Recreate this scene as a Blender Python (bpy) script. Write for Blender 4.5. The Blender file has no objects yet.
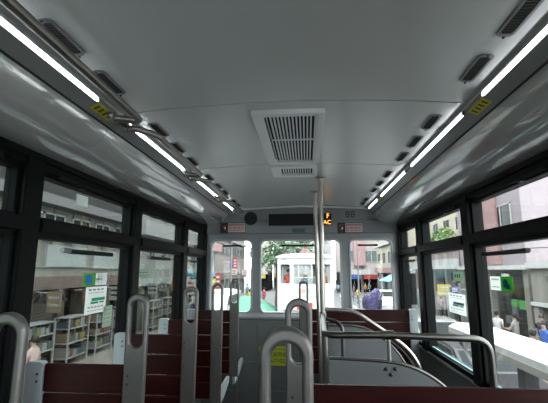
import bpy, bmesh, math, random
from mathutils import Vector, Matrix
R = math.radians
random.seed(7)
C = bpy.context.scene.collection
S = bpy.context.scene

# ------------------------------------------------------------------ camera, sky, exposure
cam = bpy.data.cameras.new('camera'); camo = bpy.data.objects.new('camera', cam); C.objects.link(camo)
cam.sensor_width = 36; cam.lens = 396 / 548 * 36; cam.clip_start = 0.02; cam.clip_end = 400
camo.location = (0, 0, 1.23); camo.rotation_euler = (R(90 + 9.814), 0, R(4.694))
S.camera = camo
S.view_settings.view_transform = 'Standard'; S.view_settings.look = 'None'
S.view_settings.gamma = 1; S.view_settings.use_curve_mapping = False
S.view_settings.exposure = 1.05
W = bpy.data.worlds.new('world'); S.world = W; W.use_nodes = True
wn = W.node_tree.nodes; wl = W.node_tree.links
bg = wn['Background']; bg.inputs[1].default_value = 6.0
tc = wn.new('ShaderNodeTexCoord'); no = wn.new('ShaderNodeTexNoise'); no.inputs['Scale'].default_value = 2.5
cr = wn.new('ShaderNodeValToRGB'); cr.color_ramp.elements[0].color = (.80, .88, .95, 1); cr.color_ramp.elements[1].color = (1, 1, 1, 1)
wl.new(tc.outputs['Generated'], no.inputs['Vector']); wl.new(no.outputs['Fac'], cr.inputs[0]); wl.new(cr.outputs[0], bg.inputs[0])
sun = bpy.data.lights.new('sun', 'SUN'); sun.energy = 2.0; sun.angle = R(25); sun.color = (1, .97, .92)
suno = bpy.data.objects.new('sun', sun); C.objects.link(suno); suno.rotation_euler = (R(40), 0, R(4))
LED = 7.0

# ------------------------------------------------------------------ materials
MATS = {}
TONE = [1.0]
def mat(name, col, rough=.5, metal=0, spec=.5, noise=None, bump=0, coat=0, vec='Object', emit=None):
    if name in MATS: return MATS[name]
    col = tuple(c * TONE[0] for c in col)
    m = bpy.data.materials.new(name); m.use_nodes = True
    n = m.node_tree.nodes; l = m.node_tree.links; b = n['Principled BSDF']
    b.inputs['Base Color'].default_value = (*col, 1); b.inputs['Roughness'].default_value = rough
    b.inputs['Metallic'].default_value = metal; b.inputs['Specular IOR Level'].default_value = spec
    b.inputs['Coat Weight'].default_value = coat
    if emit: b.inputs['Emission Color'].default_value = (*emit[:3], 1); b.inputs['Emission Strength'].default_value = emit[3]
    if noise or bump:
        t = n.new('ShaderNodeTexCoord'); x = n.new('ShaderNodeTexNoise'); mp = n.new('ShaderNodeMapping')
        sc, amt, stretch = noise if noise else (60, 0, (1, 1, 1))
        mp.inputs['Scale'].default_value = stretch
        x.inputs['Scale'].default_value = sc; x.inputs['Detail'].default_value = 5
        l.new(t.outputs[vec], mp.inputs[0]); l.new(mp.outputs[0], x.inputs['Vector'])
        if amt:
            r = n.new('ShaderNodeValToRGB'); r.color_ramp.elements[0].position = .3; r.color_ramp.elements[1].position = .7
            r.color_ramp.elements[0].color = (*[c * (1 - amt) for c in col], 1)
            r.color_ramp.elements[1].color = (*[min(1, c * (1 + amt)) for c in col], 1)
            l.new(x.outputs['Fac'], r.inputs[0]); l.new(r.outputs[0], b.inputs['Base Color'])
        if bump:
            q = n.new('ShaderNodeBump'); q.inputs['Strength'].default_value = bump; q.inputs['Distance'].default_value = .002
            l.new(x.outputs['Fac'], q.inputs['Height']); l.new(q.outputs[0], b.inputs['Normal'])
    MATS[name] = m; return m
def glassmat(name, tint, ior=1.45, rough=0.0, base=.022):
    m = bpy.data.materials.new(name); m.use_nodes = True; n = m.node_tree.nodes; l = m.node_tree.links
    n.remove(n['Principled BSDF']); o = n['Material Output']
    t = n.new('ShaderNodeBsdfTransparent'); t.inputs[0].default_value = (*tint, 1)
    g = n.new('ShaderNodeBsdfGlossy'); g.inputs['Roughness'].default_value = rough
    lw = n.new('ShaderNodeLayerWeight'); lw.inputs[0].default_value = .5
    pw = n.new('ShaderNodeMath'); pw.operation = 'POWER'; pw.inputs[1].default_value = 5; l.new(lw.outputs['Facing'], pw.inputs[0])
    f = n.new('ShaderNodeMath'); f.operation = 'MULTIPLY_ADD'; f.inputs[1].default_value = .8; f.inputs[2].default_value = base; l.new(pw.outputs[0], f.inputs[0])
    x = n.new('ShaderNodeMixShader'); l.new(f.outputs[0], x.inputs[0]); l.new(t.outputs[0], x.inputs[1]); l.new(g.outputs[0], x.inputs[2]); l.new(x.outputs[0], o.inputs[0])
    MATS[name] = m; return m
def mixwood(name, a, b, sc):
    return mat(name, a, .42, noise=(sc, .35, (1, 12, 12)), bump=.15)
M_ceil = mat('ceiling_paint', (.55, .565, .57), .32, spec=.7, coat=.7, noise=(3, .02, (1, 1, 1)))
M_ceil.node_tree.nodes['Principled BSDF'].inputs['Coat Roughness'].default_value = .24
M_cove = mat('cove_gelcoat', (.52, .525, .525), .12, spec=.9, coat=1, noise=(9, .01, (1, .25, 1)), bump=.6)
M_cove.node_tree.nodes['Principled BSDF'].inputs['Coat Roughness'].default_value = .05
M_cove.node_tree.nodes['Principled BSDF'].inputs['Coat IOR'].default_value = 2.4
M_cove.node_tree.nodes['Bump'].inputs['Distance'].default_value = .006
M_trim = mat('trim_grey', (.26, .27, .275), .35)
M_seam = mat('dark_seam', (.02, .02, .02), .7)
M_black = mat('black_aluminium', (.0035, .0037, .004), .5, spec=.08)
M_wall = mat('front_wall_grey', (.17, .18, .187), .45, noise=(4, .04, (1, 1, 1)))
M_lower = mat('lower_panel_grey', (.115, .12, .124), .5, noise=(4, .04, (1, 1, 1)))
M_steel = mat('stainless_steel', (.32, .30, .275), .3, 1)
M_alu = mat('cast_aluminium', (.115, .111, .105), .38, .6, noise=(30, .08, (1, 1, 1)), bump=.1)
M_side = mat('seat_side_grey', (.27, .30, .315), .5)
M_red = mat('red_stained_wood', (.019, .0017, .0014), .42, spec=.14, noise=(5, .35, (1, 12, 12)), bump=.15)
M_floor = mat('deck_floor', (.09, .075, .06), .6, noise=(20, .15, (1, 1, 1)))
M_white = mat('white_enamel', (.86, .87, .87), .4)
M_dark = mat('dark_recess', (.008, .008, .008), .8)
M_vent = mat('vent_grey', (.20, .205, .21), .4, .3)
M_bolt = mat('bolt_black', (.015, .015, .015), .4)
M_rubber = mat('black_plastic', (.006, .006, .007), .5, spec=.2)
M_grille = mat('speaker_mesh', (.005, .005, .006), .8, noise=(300, .5, (1, 1, 1)))
M_led = mat('led_diffuser', (.9, .9, .9), .4, emit=(.93, .97, 1, LED))
M_yel = mat('yellow_label', (.62, .55, .03), .5)
M_ysign = mat('yellow_sign', (.42, .48, .02), .5)
M_ink = mat('black_ink', (.015, .015, .012), .6)
M_amber = mat('amber_led', (.8, .35, .05), .5, emit=(1, .42, .06, 1.3))
M_pap = mat('paper_white', (.80, .82, .80), .6)
M_green = mat('print_green', (.03, .35, .18), .6)
M_lgreen = mat('print_light_green', (.20, .62, .12), .6)
M_blue = mat('print_blue', (.06, .25, .6), .6)
M_pink = mat('pink_print', (.42, .34, .34), .6)
M_redi = mat('print_red', (.30, .04, .05), .6)
M_glass = glassmat('window_glass', (.86, .89, .88), 1.42)
M_glassL = glassmat('tinted_glass', (.60, .64, .62), 1.42)
M_edge = mat('glass_edge_seal', (.22, .42, .42), .3)
# outside
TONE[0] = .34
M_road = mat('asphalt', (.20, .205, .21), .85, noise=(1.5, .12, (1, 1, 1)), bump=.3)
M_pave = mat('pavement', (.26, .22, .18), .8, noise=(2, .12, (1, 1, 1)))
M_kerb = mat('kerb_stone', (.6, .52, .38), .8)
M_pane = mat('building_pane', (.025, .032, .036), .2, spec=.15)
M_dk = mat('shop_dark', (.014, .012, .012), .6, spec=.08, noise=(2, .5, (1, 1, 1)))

# ------------------------------------------------------------------ mesh helpers
SPLIT = {'bolt', 'screw', 'end_cap', 'flange', 'rivet'}
def split_build(me, name, parent):
    b = bmesh.new(); b.from_mesh(me); b.verts.ensure_lookup_table(); seen = set(); comps = []
    for v in b.verts:
        if v.index in seen: continue
        st = [v]; seen.add(v.index); comp = []
        while st:
            u = st.pop(); comp.append(u.index)
            for e in u.link_edges:
                w = e.other_vert(u)
                if w.index not in seen: seen.add(w.index); st.append(w)
        comps.append(set(comp))
    first = None
    for c in comps:
        k = b.copy(); k.verts.ensure_lookup_table(); bmesh.ops.delete(k, geom=[v for v in k.verts if v.index not in c], context='VERTS')
        m2 = bpy.data.meshes.new(name); k.to_mesh(m2); k.free()
        for x in me.materials: m2.materials.append(x)
        o = bpy.data.objects.new(name, m2); C.objects.link(o); par(o, parent); first = first or o
    b.free(); return first
class MB:
    def __init__(s): s.v = []; s.f = []; s.mi = []; s.sm = []; s.cur = 0; s.smooth = False
    def add(s, vs, fs, smooth=False):
        o = len(s.v); s.v += [tuple(v) for v in vs]
        for f in fs: s.f.append(tuple(i + o for i in f)); s.mi.append(s.cur); s.sm.append(smooth)
    def box(s, x0, x1, y0, y1, z0, z1):
        v = [(x, y, z) for x in (x0, x1) for y in (y0, y1) for z in (z0, z1)]
        s.add(v, [(0, 1, 3, 2), (4, 6, 7, 5), (0, 4, 5, 1), (2, 3, 7, 6), (0, 2, 6, 4), (1, 5, 7, 3)]); return s
    def obox(s, c, sx, sy, sz, rz=0, rx=0):
        m = Matrix.Translation(c) @ Matrix.Rotation(rz, 4, 'Z') @ Matrix.Rotation(rx, 4, 'X')
        v = [m @ Vector((x * sx / 2, y * sy / 2, z * sz / 2)) for x in (-1, 1) for y in (-1, 1) for z in (-1, 1)]
        s.add(v, [(0, 1, 3, 2), (4, 6, 7, 5), (0, 4, 5, 1), (2, 3, 7, 6), (0, 2, 6, 4), (1, 5, 7, 3)]); return s
    def tube(s, pts, r, n=12, smoothpath=0):
        pts = [Vector(p) for p in pts]
        if smoothpath:
            q = [pts[0]]
            for i in range(1, len(pts) - 1):
                a, b, c = pts[i - 1], pts[i], pts[i + 1]
                d = min(smoothpath, (a - b).length * .48, (c - b).length * .48)
                p0 = b + (a - b).normalized() * d; p1 = b + (c - b).normalized() * d
                for k in range(7):
                    t = k / 6; q.append(p0 * (1 - t) ** 2 + b * 2 * t * (1 - t) + p1 * t * t)
            q.append(pts[-1]); pts = q
        rs = r if isinstance(r, (list, tuple)) else [r] * len(pts)
        vs = []; up = None
        for i, p in enumerate(pts):
            d = (pts[min(i + 1, len(pts) - 1)] - pts[max(i - 1, 0)]).normalized()
            if up is None: up = Vector((0, 0, 1)) if abs(d.z) < .9 else Vector((1, 0, 0))
            a = d.cross(up).normalized(); up = a.cross(d).normalized()
            for k in range(n):
                t = 2 * math.pi * k / n; vs.append(p + (a * math.cos(t) + up * math.sin(t)) * rs[i])
        fs = [(i * n + k, i * n + (k + 1) % n, (i + 1) * n + (k + 1) % n, (i + 1) * n + k) for i in range(len(pts) - 1) for k in range(n)]
        s.add(vs, fs, True)
        o = len(pts) - 1
        s.add([vs[k] for k in range(n)], [tuple(range(n))[::-1]]); s.add([vs[o * n + k] for k in range(n)], [tuple(range(n))])
        return s
    def prism(s, poly, axis, a, b):
        """poly: 2-D outline, extruded along axis from a to b"""
        def P(u, v, w): return {'x': (w, u, v), 'y': (u, w, v), 'z': (u, v, w)}[axis]
        n = len(poly); vs = [P(u, v, a) for u, v in poly] + [P(u, v, b) for u, v in poly]
        s.add(vs, [tuple(range(n)), tuple(range(2 * n - 1, n - 1, -1))] + [(i, n + i, n + (i + 1) % n, (i + 1) % n) for i in range(n)]); return s
    def lathe(s, prof, c, n=20, axis='z'):
        vs = []
        for r, h in prof:
            for k in range(n):
                t = 2 * math.pi * k / n; a, b = r * math.cos(t), r * math.sin(t)
                vs.append({'z': (c[0] + a, c[1] + b, c[2] + h), 'y': (c[0] + a, c[1] + h, c[2] + b), 'x': (c[0] + h, c[1] + a, c[2] + b)}[axis])
        m = len(prof)
        s.add(vs, [(i * n + k, i * n + (k + 1) % n, (i + 1) * n + (k + 1) % n, (i + 1) * n + k) for i in range(m - 1) for k in range(n)], True)
        s.add(vs[:n], [tuple(range(n))]); s.add(vs[-n:], [tuple(range(n))]); return s
    def build(s, name, m, parent=None, bevel=0):
        me = bpy.data.meshes.new(name); me.from_pydata(s.v, [], s.f)
        for x in (m if isinstance(m, (list, tuple)) else [m]): me.materials.append(x)
        for p, i, q in zip(me.polygons, s.mi, s.sm): p.material_index = i; p.use_smooth = q
        b = bmesh.new(); b.from_mesh(me); bmesh.ops.remove_doubles(b, verts=b.verts, dist=1e-6); bmesh.ops.recalc_face_normals(b, faces=b.faces)
        for e in b.edges: e.smooth = e.calc_face_angle(0) < .7
        if bevel:
            bmesh.ops.remove_doubles(b, verts=b.verts, dist=1e-6)
            es = [e for e in b.edges if len(e.link_faces) == 2 and e.calc_face_angle(0) > .6]
            bmesh.ops.bevel(b, geom=es, offset=bevel, segments=2, affect='EDGES', clamp_overlap=True)
        b.to_mesh(me); b.free()
        if name in SPLIT: return split_build(me, name, parent)
        o = bpy.data.objects.new(name, me); C.objects.link(o); par(o, parent); return o
def par(o, p):
    if p is not None:
        o.parent = p
        if p.type == 'EMPTY': o.matrix_parent_inverse = Matrix.Translation(-p.location)
        elif p.parent is not None: o.matrix_parent_inverse = p.matrix_parent_inverse if False else Matrix.Identity(4)
    return o
def thing(name, label, cat, loc=(0, 0, 0), group=None):
    o = bpy.data.objects.new(name, None); C.objects.link(o); o.location = loc; o.empty_display_size = .05
    o['label'] = label; o['category'] = cat; o['kind'] = 'thing'
    if group: o['group'] = group
    return o
def tag(o, label, cat, group=None, kind='thing'):
    o['label'] = label; o['category'] = cat; o['kind'] = kind
    if group: o['group'] = group
    return o
def struct(o, label=None):
    o['kind'] = 'structure'
    if label: o['label'] = label
    return o
def box(name, m, b, parent=None, bevel=0): return MB().box(*b).build(name, m, parent, bevel)
def dup(root, d, label, group=None):
    r = root.copy(); C.objects.link(r); r.location = root.location + Vector(d); r['label'] = label
    if group: r['group'] = group
    for ch in root.children:
        c = ch.copy(); C.objects.link(c); c.parent = r; c.matrix_parent_inverse = ch.matrix_parent_inverse.copy()
        for g in ch.children:
            e = g.copy(); C.objects.link(e); e.parent = c
    return r
def fillcurve(name, outlines, ext, bev, m, parent=None, place=Matrix.Identity(4)):
    """2-D outline with holes, extruded: returns a mesh object. place maps curve XY plane to the world."""
    cu = bpy.data.curves.new(name, 'CURVE'); cu.dimensions = '2D'; cu.fill_mode = 'BOTH'; cu.extrude = ext; cu.bevel_depth = bev; cu.bevel_resolution = 2
    for pts in outlines:
        sp = cu.splines.new('POLY'); sp.points.add(len(pts) - 1); sp.use_cyclic_u = True
        for i, p in enumerate(pts): sp.points[i].co = (p[0], p[1], 0, 1)
    o = bpy.data.objects.new(name, cu); C.objects.link(o)
    me = bpy.data.meshes.new_from_object(o.evaluated_get(bpy.context.evaluated_depsgraph_get()))
    bpy.data.objects.remove(o); bpy.data.curves.remove(cu)
    me.name = name; me.transform(place); me.materials.clear(); me.materials.append(m)
    b = bmesh.new(); b.from_mesh(me); bmesh.ops.remove_doubles(b, verts=b.verts, dist=1e-5); b.to_mesh(me); b.free()
    o = bpy.data.objects.new(name, me); C.objects.link(o); par(o, parent); return o
def text(name, body, size, m, parent, place, ext=.0006, spacing=1):
    cu = bpy.data.curves.new(name, 'FONT'); cu.body = body; cu.size = size; cu.extrude = ext; cu.align_x = 'CENTER'; cu.align_y = 'CENTER'; cu.space_character = spacing
    o = bpy.data.objects.new(name, cu); C.objects.link(o)
    me = bpy.data.meshes.new_from_object(o.evaluated_get(bpy.context.evaluated_depsgraph_get()))
    bpy.data.objects.remove(o); bpy.data.curves.remove(cu)
    me.name = name; me.transform(place); me.materials.clear(); me.materials.append(m)
    o = bpy.data.objects.new(name, me); C.objects.link(o); par(o, parent); return o
def rrect(x0, x1, y0, y1, r, n=6):
    pts = []
    for cx, cy, a in ((x1 - r, y0 + r, -90), (x1 - r, y1 - r, 0), (x0 + r, y1 - r, 90), (x0 + r, y0 + r, 180)):
        for k in range(n + 1):
            t = R(a + 90 * k / n); pts.append((cx + r * math.cos(t), cy + r * math.sin(t)))
    return pts
XZ = lambda y: Matrix.Translation((0, y, 0)) @ Matrix.Rotation(R(90), 4, 'X')        # curve x->X, y->Z, faces -Y
def face_at(x, y, z, face):
    """text placement: face 'S' looks toward -Y, 'E' toward +X, 'W' toward -X"""
    rz = {'S': 0, 'E': R(90), 'W': R(-90)}[face]
    return Matrix.Translation((x, y, z)) @ Matrix.Rotation(rz, 4, 'Z') @ Matrix.Rotation(R(90), 4, 'X')

XL, XR, XC = -1.0, .885, -.0575
YF, YB = 3.8, -2.3
# ------------------------------------------------------------------ tram shell
# floor with stairwell opening X .12-.885, Y 1.92-2.56
b = MB()
b.box(XL, XR, YB, 1.92, -.06, 0).box(XL, .12, 1.92, 2.56, -.06, 0).box(XL, XR, 2.56, YF, -.06, 0)
struct(b.build('floor', M_floor))
b = MB()
for k in range(3): b.box(.12 + .25 * k, .12 + .25 * (k + 1), 1.94, 2.54, -.9, -.2 - .2 * k)
b.box(.12, .87, 1.925, 1.94, -.9, -.06).box(.12, .87, 2.54, 2.555, -.9, -.06)
struct(b.build('trim_1', M_lower))
# ceiling: curved panels with open seams
def cz(x):
    u = (x - XC) / .64; return 1.848 - .03 * u * u
b = MB()
xs = [XC - .64 + 1.28 * i / 16 for i in range(17)]
for y0, y1 in ((YB, -.45), (-.446, .45), (.454, 1.383), (1.391, 2.258), (2.266, YF)):
    vs = [(x, y, cz(x)) for y in (y0, y1) for x in xs] + [(x, y, cz(x) + .012) for y in (y0, y1) for x in xs]
    b.add(vs[:34], [(i, i + 1, 18 + i, 17 + i) for i in range(16)], True); b.add(vs[34:], [(i, i + 1, 18 + i, 17 + i) for i in range(16)], True)
    b.add(vs, [(i, 34 + i, 35 + i, i + 1) for i in range(16)] + [(17 + i, 18 + i, 52 + i, 51 + i) for i in range(16)])
struct(b.build('ceiling', M_ceil))
b = MB(); b.box(XL - .06, XR + .06, YB, YF + .06, 1.90, 1.95); b.box(XL - .06, XL - .03, YB, YF + .06, 1.66, 1.9); b.box(XR + .03, XR + .06, YB, YF + .06, 1.66, 1.9)
b.box(XL - .03, XR + .03, YF + .03, YF + .06, 1.80, 1.9)
struct(b.build('roof', M_seam))  # unseen outer shell, put in to block light above the ceiling
# walls below windows
for nm, x, s in (('left', XL, -1), ('right', XR, 1)):
    b = MB(); x0, x1 = sorted((x, x + s * .05)); b.box(x0, x1, YB, YF, -.06, .66)
    x0, x1 = sorted((x - s * .02, x)); b.box(x0, x1, YB, YF, .02, .63)
    struct(b.build('wall_' + nm, M_lower))
    x0, x1 = sorted((x - s * .03, x)); b = MB().box(x0, x1, YB, YF, .64, .654); struct(b.build('trim_2' if s < 0 else 'trim_3', M_trim, None, .003))
# cove panels + trim strips (profile swept along Y)
def cove(s, name):
    X = lambda d: XC + s * d
    prof = [(.936, 1.648), (.90, 1.6485), (.86, 1.652), (.82, 1.660), (.785, 1.671), (.75, 1.688), (.722, 1.710), (.703, 1.738), (.691, 1.763)]
    b = MB(); n = len(prof)
    ys = [YB, 1.386, 1.389, YF]
    for y0, y1 in ((YB, 1.387), (1.389, 3.74)):
        vs = [(X(d), y, z) for y in (y0, y1) for d, z in prof] + [(X(d), y, z + .02) for y in (y0, y1) for d, z in prof]
        fs = [(i, i + 1, n + i + 1, n + i) for i in range(n - 1)] + [(2 * n + i, 3 * n + i, 3 * n + i + 1, 2 * n + i + 1) for i in range(n - 1)]
        b.add(vs, fs, True)
        b.add([vs[i] for i in range(n)] + [vs[2 * n + i] for i in range(n)], [(i, n + i, n + i + 1, i + 1) for i in range(n - 1)])
    # rounded closing end at the front wall
    rings = []
    for k, (y, dz) in enumerate(((3.74, 0), (3.77, .004), (3.79, .014), (3.80, .034))):
        rings += [(X(d), y, z + dz) for d, z in prof]
    b.add(rings, [(k * n + i, k * n + i + 1, (k + 1) * n + i + 1, (k + 1) * n + i) for k in range(3) for i in range(n - 1)], True)
    c = struct(b.build(name, M_cove))
    b = MB()
    for d, y, z in ((.88, .9, 1.652), (.88, 1.55, 1.652), (.88, 2.6, 1.652)): b.lathe([(.006, 0), (.006, -.004), (.002, -.006)], (X(d), y, z + .002), 8)
    b.build('screw', M_bolt, c)
    return c
cove(-1, 'trim_4'); cove(1, 'trim_5')
for s, nm in ((-1, 'trim_6'), (1, 'trim_7')):
    X = lambda d: XC + s * d
    b = MB(); b.prism([(X(.686), 1.766), (X(.640), 1.7875), (X(.640), 1.81), (X(.686), 1.786)], 'y', YB, YF)   # flat trim beside lamp
    b.cur = 2; b.prism([(X(.6402), 1.799), (X(.6402), 1.822), (X(.646), 1.822), (X(.646), 1.799)], 'y', YB, YF)
    b.prism([(X(.6402), 1.8000), (X(.6310), 1.8006), (X(.6310), 1.8016), (X(.6402), 1.8020)], 'y', YB, YF)  # thin hood added over the lamp to shade the nearby ceiling
    b.cur = 1; b.prism([(X(.691), 1.761), (X(.686), 1.7645), (X(.686), 1.785), (X(.691), 1.785)], 'y', YB, YF)
    struct(b.build(nm, [M_trim, M_seam, M_ceil]))

# ------------------------------------------------------------------ side windows
WN = [0]
def side_window(s, y0, y1, bar=None, glass=M_glass):
    """frame with upper and lower pane between two pillars; s=-1 left, +1 right"""
    x = XL if s < 0 else XR
    WN[0] += 1
    r = bpy.data.objects.new('window_%d' % WN[0], None); C.objects.link(r); r['kind'] = 'structure'
    def bx(b, d0, d1, ya, yb, za, zb):     # d measured inward from wall plane
        p, q = sorted((x - s * d0, x - s * d1)); b.box(p, q, ya, yb, za, zb)
    b = MB(); f = .017
    bx(b, -.03, .02, y0, y1, .655, .685); bx(b, -.03, .02, y0, y0 + f, .685, 1.36); bx(b, -.03, .02, y1 - f, y1, .685, 1.36)
    bx(b, -.03, .02, y0, y1, 1.345, 1.365)
    bx(b, -.03, .016, y0, y0 + f, 1.42, 1.585); bx(b, -.03, .016, y1 - f, y1, 1.42, 1.585)
    bx(b, -.03, .016, y0, y1, 1.578, 1.60); bx(b, -.03, .016, y0, y1, 1.41, 1.424)
    b.build('window_frame', M_black, r, .002)
    b = MB(); bx(b, -.03, .045, y0, y1, 1.365, 1.412); b.build('transom', M_black, r, .004)
    b = MB(); bx(b, .016, .028, y0 + .12 * (y1 - y0), y1 - .12 * (y1 - y0), 1.588, 1.606); bx(b, .016, .034, y0 + .25, y0 + .29, 1.578, 1.588)
    b.build('latch', M_rubber, r, .002)
    b = MB(); bx(b, -.012, -.008, y0 + f, y1 - f, .685, 1.345); b.build('glass', glass, r)
    b = MB(); bx(b, -.012, -.008, y0 + f, y1 - f, 1.424, 1.580); b.build('glass', glass, r)
    b = MB(); bx(b, -.006, .004, y0 + f, y1 - f, .685, .694); b.build('seal', M_edge, r)
    if bar:
        b = MB(); p, q = bar; xx = x - s * .006
        b.tube([(xx, p, 1.307), (xx, q, 1.307)], .0105, 10); b.build('handle', M_rubber, r)
        b = MB(); yy = q if s > 0 else p; b.tube([(xx, p - .05 if s < 0 else q, 1.309), (xx, p if s < 0 else q + .03, 1.309)], .0105, 10)
        b.build('handle_end', M_vent if s < 0 else M_rubber, r)
    return r
PIL = [-1.40, -.50, .41, 1.31, 2.20, 3.12]
bays = [(YB, -1.45), (-1.35, -.55), (-.45, .365), (.455, 1.262), (1.358, 2.152), (2.248, 3.07), (3.17, 3.745)]
barsL = {3: (.70, 1.07), 4: (1.60, 1.965), 5: (2.46, 2.84), 6: (3.32, 3.56)}
barsR = {3: (.75, 1.12), 4: (1.665, 2.05), 6: (3.38, 3.60)}
for i, (a, c) in enumerate(bays):
    side_window(-1, a, c, barsL.get(i), M_glassL); side_window(1, a, c, barsR.get(i))
tn = 8
for s, x in ((-1, XL), (1, XR)):
    for y in PIL + [3.77]:
        w = .047 if y < 3.1 else .05
        if y > 3.7: w = .03
        p, q = sorted((x + s * .045, x - s * .038))
        b = MB().box(p, q, y - w, y + w, .655, 1.65); struct(b.build('trim_%d' % tn, M_black, None, .004)); tn += 1
    p, q = sorted((x + s * .045, x - s * .03)); b = MB().box(p, q, YB, YF, 1.598, 1.652)
    p, q = sorted((x + s * .045, x - s * .04)); b.box(p, q, YB, YF, 1.622, 1.65)
    struct(b.build('trim_%d' % tn, M_black, None, .003)); tn += 1
# unseen rear end behind the camera, opening kept small to cut front-glass haze
b = MB(); b.box(XL, XR, YB - .05, YB, -.06, .8).box(XL, XR, YB - .05, YB, 1.5, 1.9)
for a, c in ((XL, -.35), (.22, XR)): b.box(a, c, YB - .05, YB, .8, 1.5)
struct(b.build('wall_back', M_wall))

# ------------------------------------------------------------------ front wall
fw = [[(XL - .04, -.06), (XR + .04, -.06), (XR + .04, 1.88), (XL - .04, 1.88)]]
holes = [rrect(-.918, -.530, .842, 1.508, .05), rrect(-.438, .315, .842, 1.508, .05), rrect(.409, .789, .842, 1.508, .05)]
struct(fillcurve('wall_front', fw + holes, .03, 0, M_wall, None, XZ(YF + .03)))
for i, (a, c) in enumerate(((-.918, -.530), (-.438, .315), (.409, .789))):
    WN[0] += 1
    g = struct(MB().box(a - .01, c + .01, YF + .035, YF + .039, .832, 1.518).build('window_%d' % WN[0], M_glass))
    rim = fillcurve('window_frame', [rrect(a - .012, c + .012, .830, 1.520, .06), rrect(a, c, .842, 1.508, .05)], .004, .002, M_trim, g, XZ(YF - .004))
    h0, h1 = ((-.808, -.630), (-.25, .11), (.482, .669))[i]
    MB().tube([(h0, YF + .02, 1.462), (h1, YF + .02, 1.462)], .0095, 8).build('handle', M_rubber, g)
b = MB(); b.prism([(YF, 1.573), (YF - .022, 1.578), (YF - .016, 1.70), (YF, 1.71)], 'x', XL + .03, XR - .03)
struct(b.build('trim_%d' % tn, M_wall)); tn += 1
b = MB(); b.prism([(YF, .838), (YF - .012, .832), (YF - .03, .812), (YF - .036, .806), (YF - .036, .79), (YF - .012, .772), (YF, .77)], 'x', XL + .02, XR - .02)
struct(b.build('trim_%d' % tn, M_trim)); tn += 1
b = MB()
for z0, z1 in ((.02, .155), (.16, .402), (.407, .76)):
    for x0, x1 in ((XL + .02, -.47), (-.466, .13), (.134, XR - .02)): b.box(x0, x1, YF - .008, YF, z0, z1)
struct(b.build('trim_%d' % tn, M_lower, None, .002)); tn += 1
b = MB()
for x in (-.64, -.50, -.44, .1): b.lathe([(.007, 0), (.006, -.004)], (x, YF - .008, .385), 8, 'y')
struct(b.build('trim_%d' % tn, M_bolt)); tn += 1
b = MB(); b.prism([(XC - .66, 1.79), (XC - .6, 1.806), (XC, 1.832), (XC + .6, 1.806), (XC + .66, 1.79), (XC + .66, 1.80), (XC + .6, 1.822), (XC, 1.848), (XC - .6, 1.822), (XC - .66, 1.80)], 'y', YF - .012, YF)
struct(b.build('trim_%d' % tn, M_ceil)); tn += 1
FY = YF - .022
# front wall fittings
o = MB().lathe([(.064, 0), (.064, -.006), (.060, -.010), (.03, -.012)], (-.537, YF - .018, 1.722), 36, 'y').build('speaker', M_grille)
tag(o, 'round black loudspeaker grille on the front wall above the left window', 'speaker')
def picto_sign(x0, x1, z0, z1, label, kind):
    r = thing('warning_sign', label, 'sign', (x0, YF, z0), 'red and black safety signs on the front wall')
    box('board', M_ink, (x0, x1, YF - .026, YF - .002, z0, z1), r)
    w = x1 - x0; h = z1 - z0; xm = x0 + w * .31
    box('panel', M_pink, (xm, x1 - .004, YF - .0275, YF - .026, z0 + .005, z1 - .005), r)
    b = MB()
    for k, (zz, hh, ww) in enumerate(((.78, .14, 1), (.50, .07, .9), (.38, .06, .95), (.22, .07, .85))):
        n = 9 if k == 0 else 14
        for j in range(n):
            if k and j % 4 == 3: continue
            a = xm + .008 + (x1 - xm - .018) * ww * j / n; wd = (x1 - xm - .018) / n * .66
            b.box(a, a + wd, YF - .0282, YF - .0275, z0 + h * zz - h * hh / 2, z0 + h * zz + h * hh / 2)
    b.build('lettering', M_redi, r)
    b = MB(); cx, cz_ = x0 + w * .155, z0 + h * .5
    if kind == 0:   # figure leaning out, struck through
        b.obox((cx + .006, YF - .0268, cz_), .014, .0012, .045, 0).tube([(cx - .03, YF - .0266, cz_ + .035), (cx + .03, YF - .0266, cz_ - .035)], .003, 6)
    else:
        b.obox((cx, YF - .0268, cz_ - .016), .018, .0012, .022).obox((cx - .006, YF - .0268, cz_ + .024), .026, .0012, .010)
        b.tube([(cx - .03, YF - .0266, cz_ + .008), (cx + .03, YF - .0266, cz_ + .036)], .003, 6)
    b.build('pictogram', M_redi, r)
    box('figure', M_pap, (cx + .004, cx + .014, YF - .0285, YF - .0266, cz_ - .014, cz_ + .006), r)
picto_sign(-.833, -.584, 1.583, 1.683, 'black and pink safety sign left of the round speaker', 0)
picto_sign(.292, .533, 1.575, 1.673, 'black and pink safety sign below the number 88', 1)
r = thing('led_display', 'long black destination display with amber characters on the front wall', 'display', (-.36, YF, 1.65))
box('housing', M_rubber, (-.361, .238, YF - .03, YF, 1.650, 1.762), r, .002)
text('characters', 'F', .062, M_amber, r, face_at(.205, YF - .031, 1.737, 'S'))
text('characters', 'AC', .056, M_amber, r, face_at(.198, YF - .031, 1.676, 'S'))
o = text('fleet_number', '88', .092, M_ink, None, face_at(.417, YF - .003, 1.753, 'S'), spacing=1.05); tag(o, 'dark number 88 on the front wall beside the display', 'number')
r = thing('sticker', 'small pale blue sticker under the destination display', 'sticker', (-.138, YF, 1.575))
box('sheet', mat('sticker_blue', (.18, .30, .34), .5), (-.138, -.012, FY - .003, FY, 1.580, 1.622), r)
b = MB().box(-.125, -.09, FY - .004, FY - .003, 1.588, 1.612).box(-.08, -.055, FY - .004, FY - .003, 1.585, 1.605).box(-.045, -.022, FY - .004, FY - .003, 1.590, 1.610)
b.build('print', mat('sticker_dark', (.08, .2, .25), .5), r)
r = thing('hotline_sign', 'yellow enquiry hotline sign with black characters low on the front wall', 'sign', (-.44, YF, .36))
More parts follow.
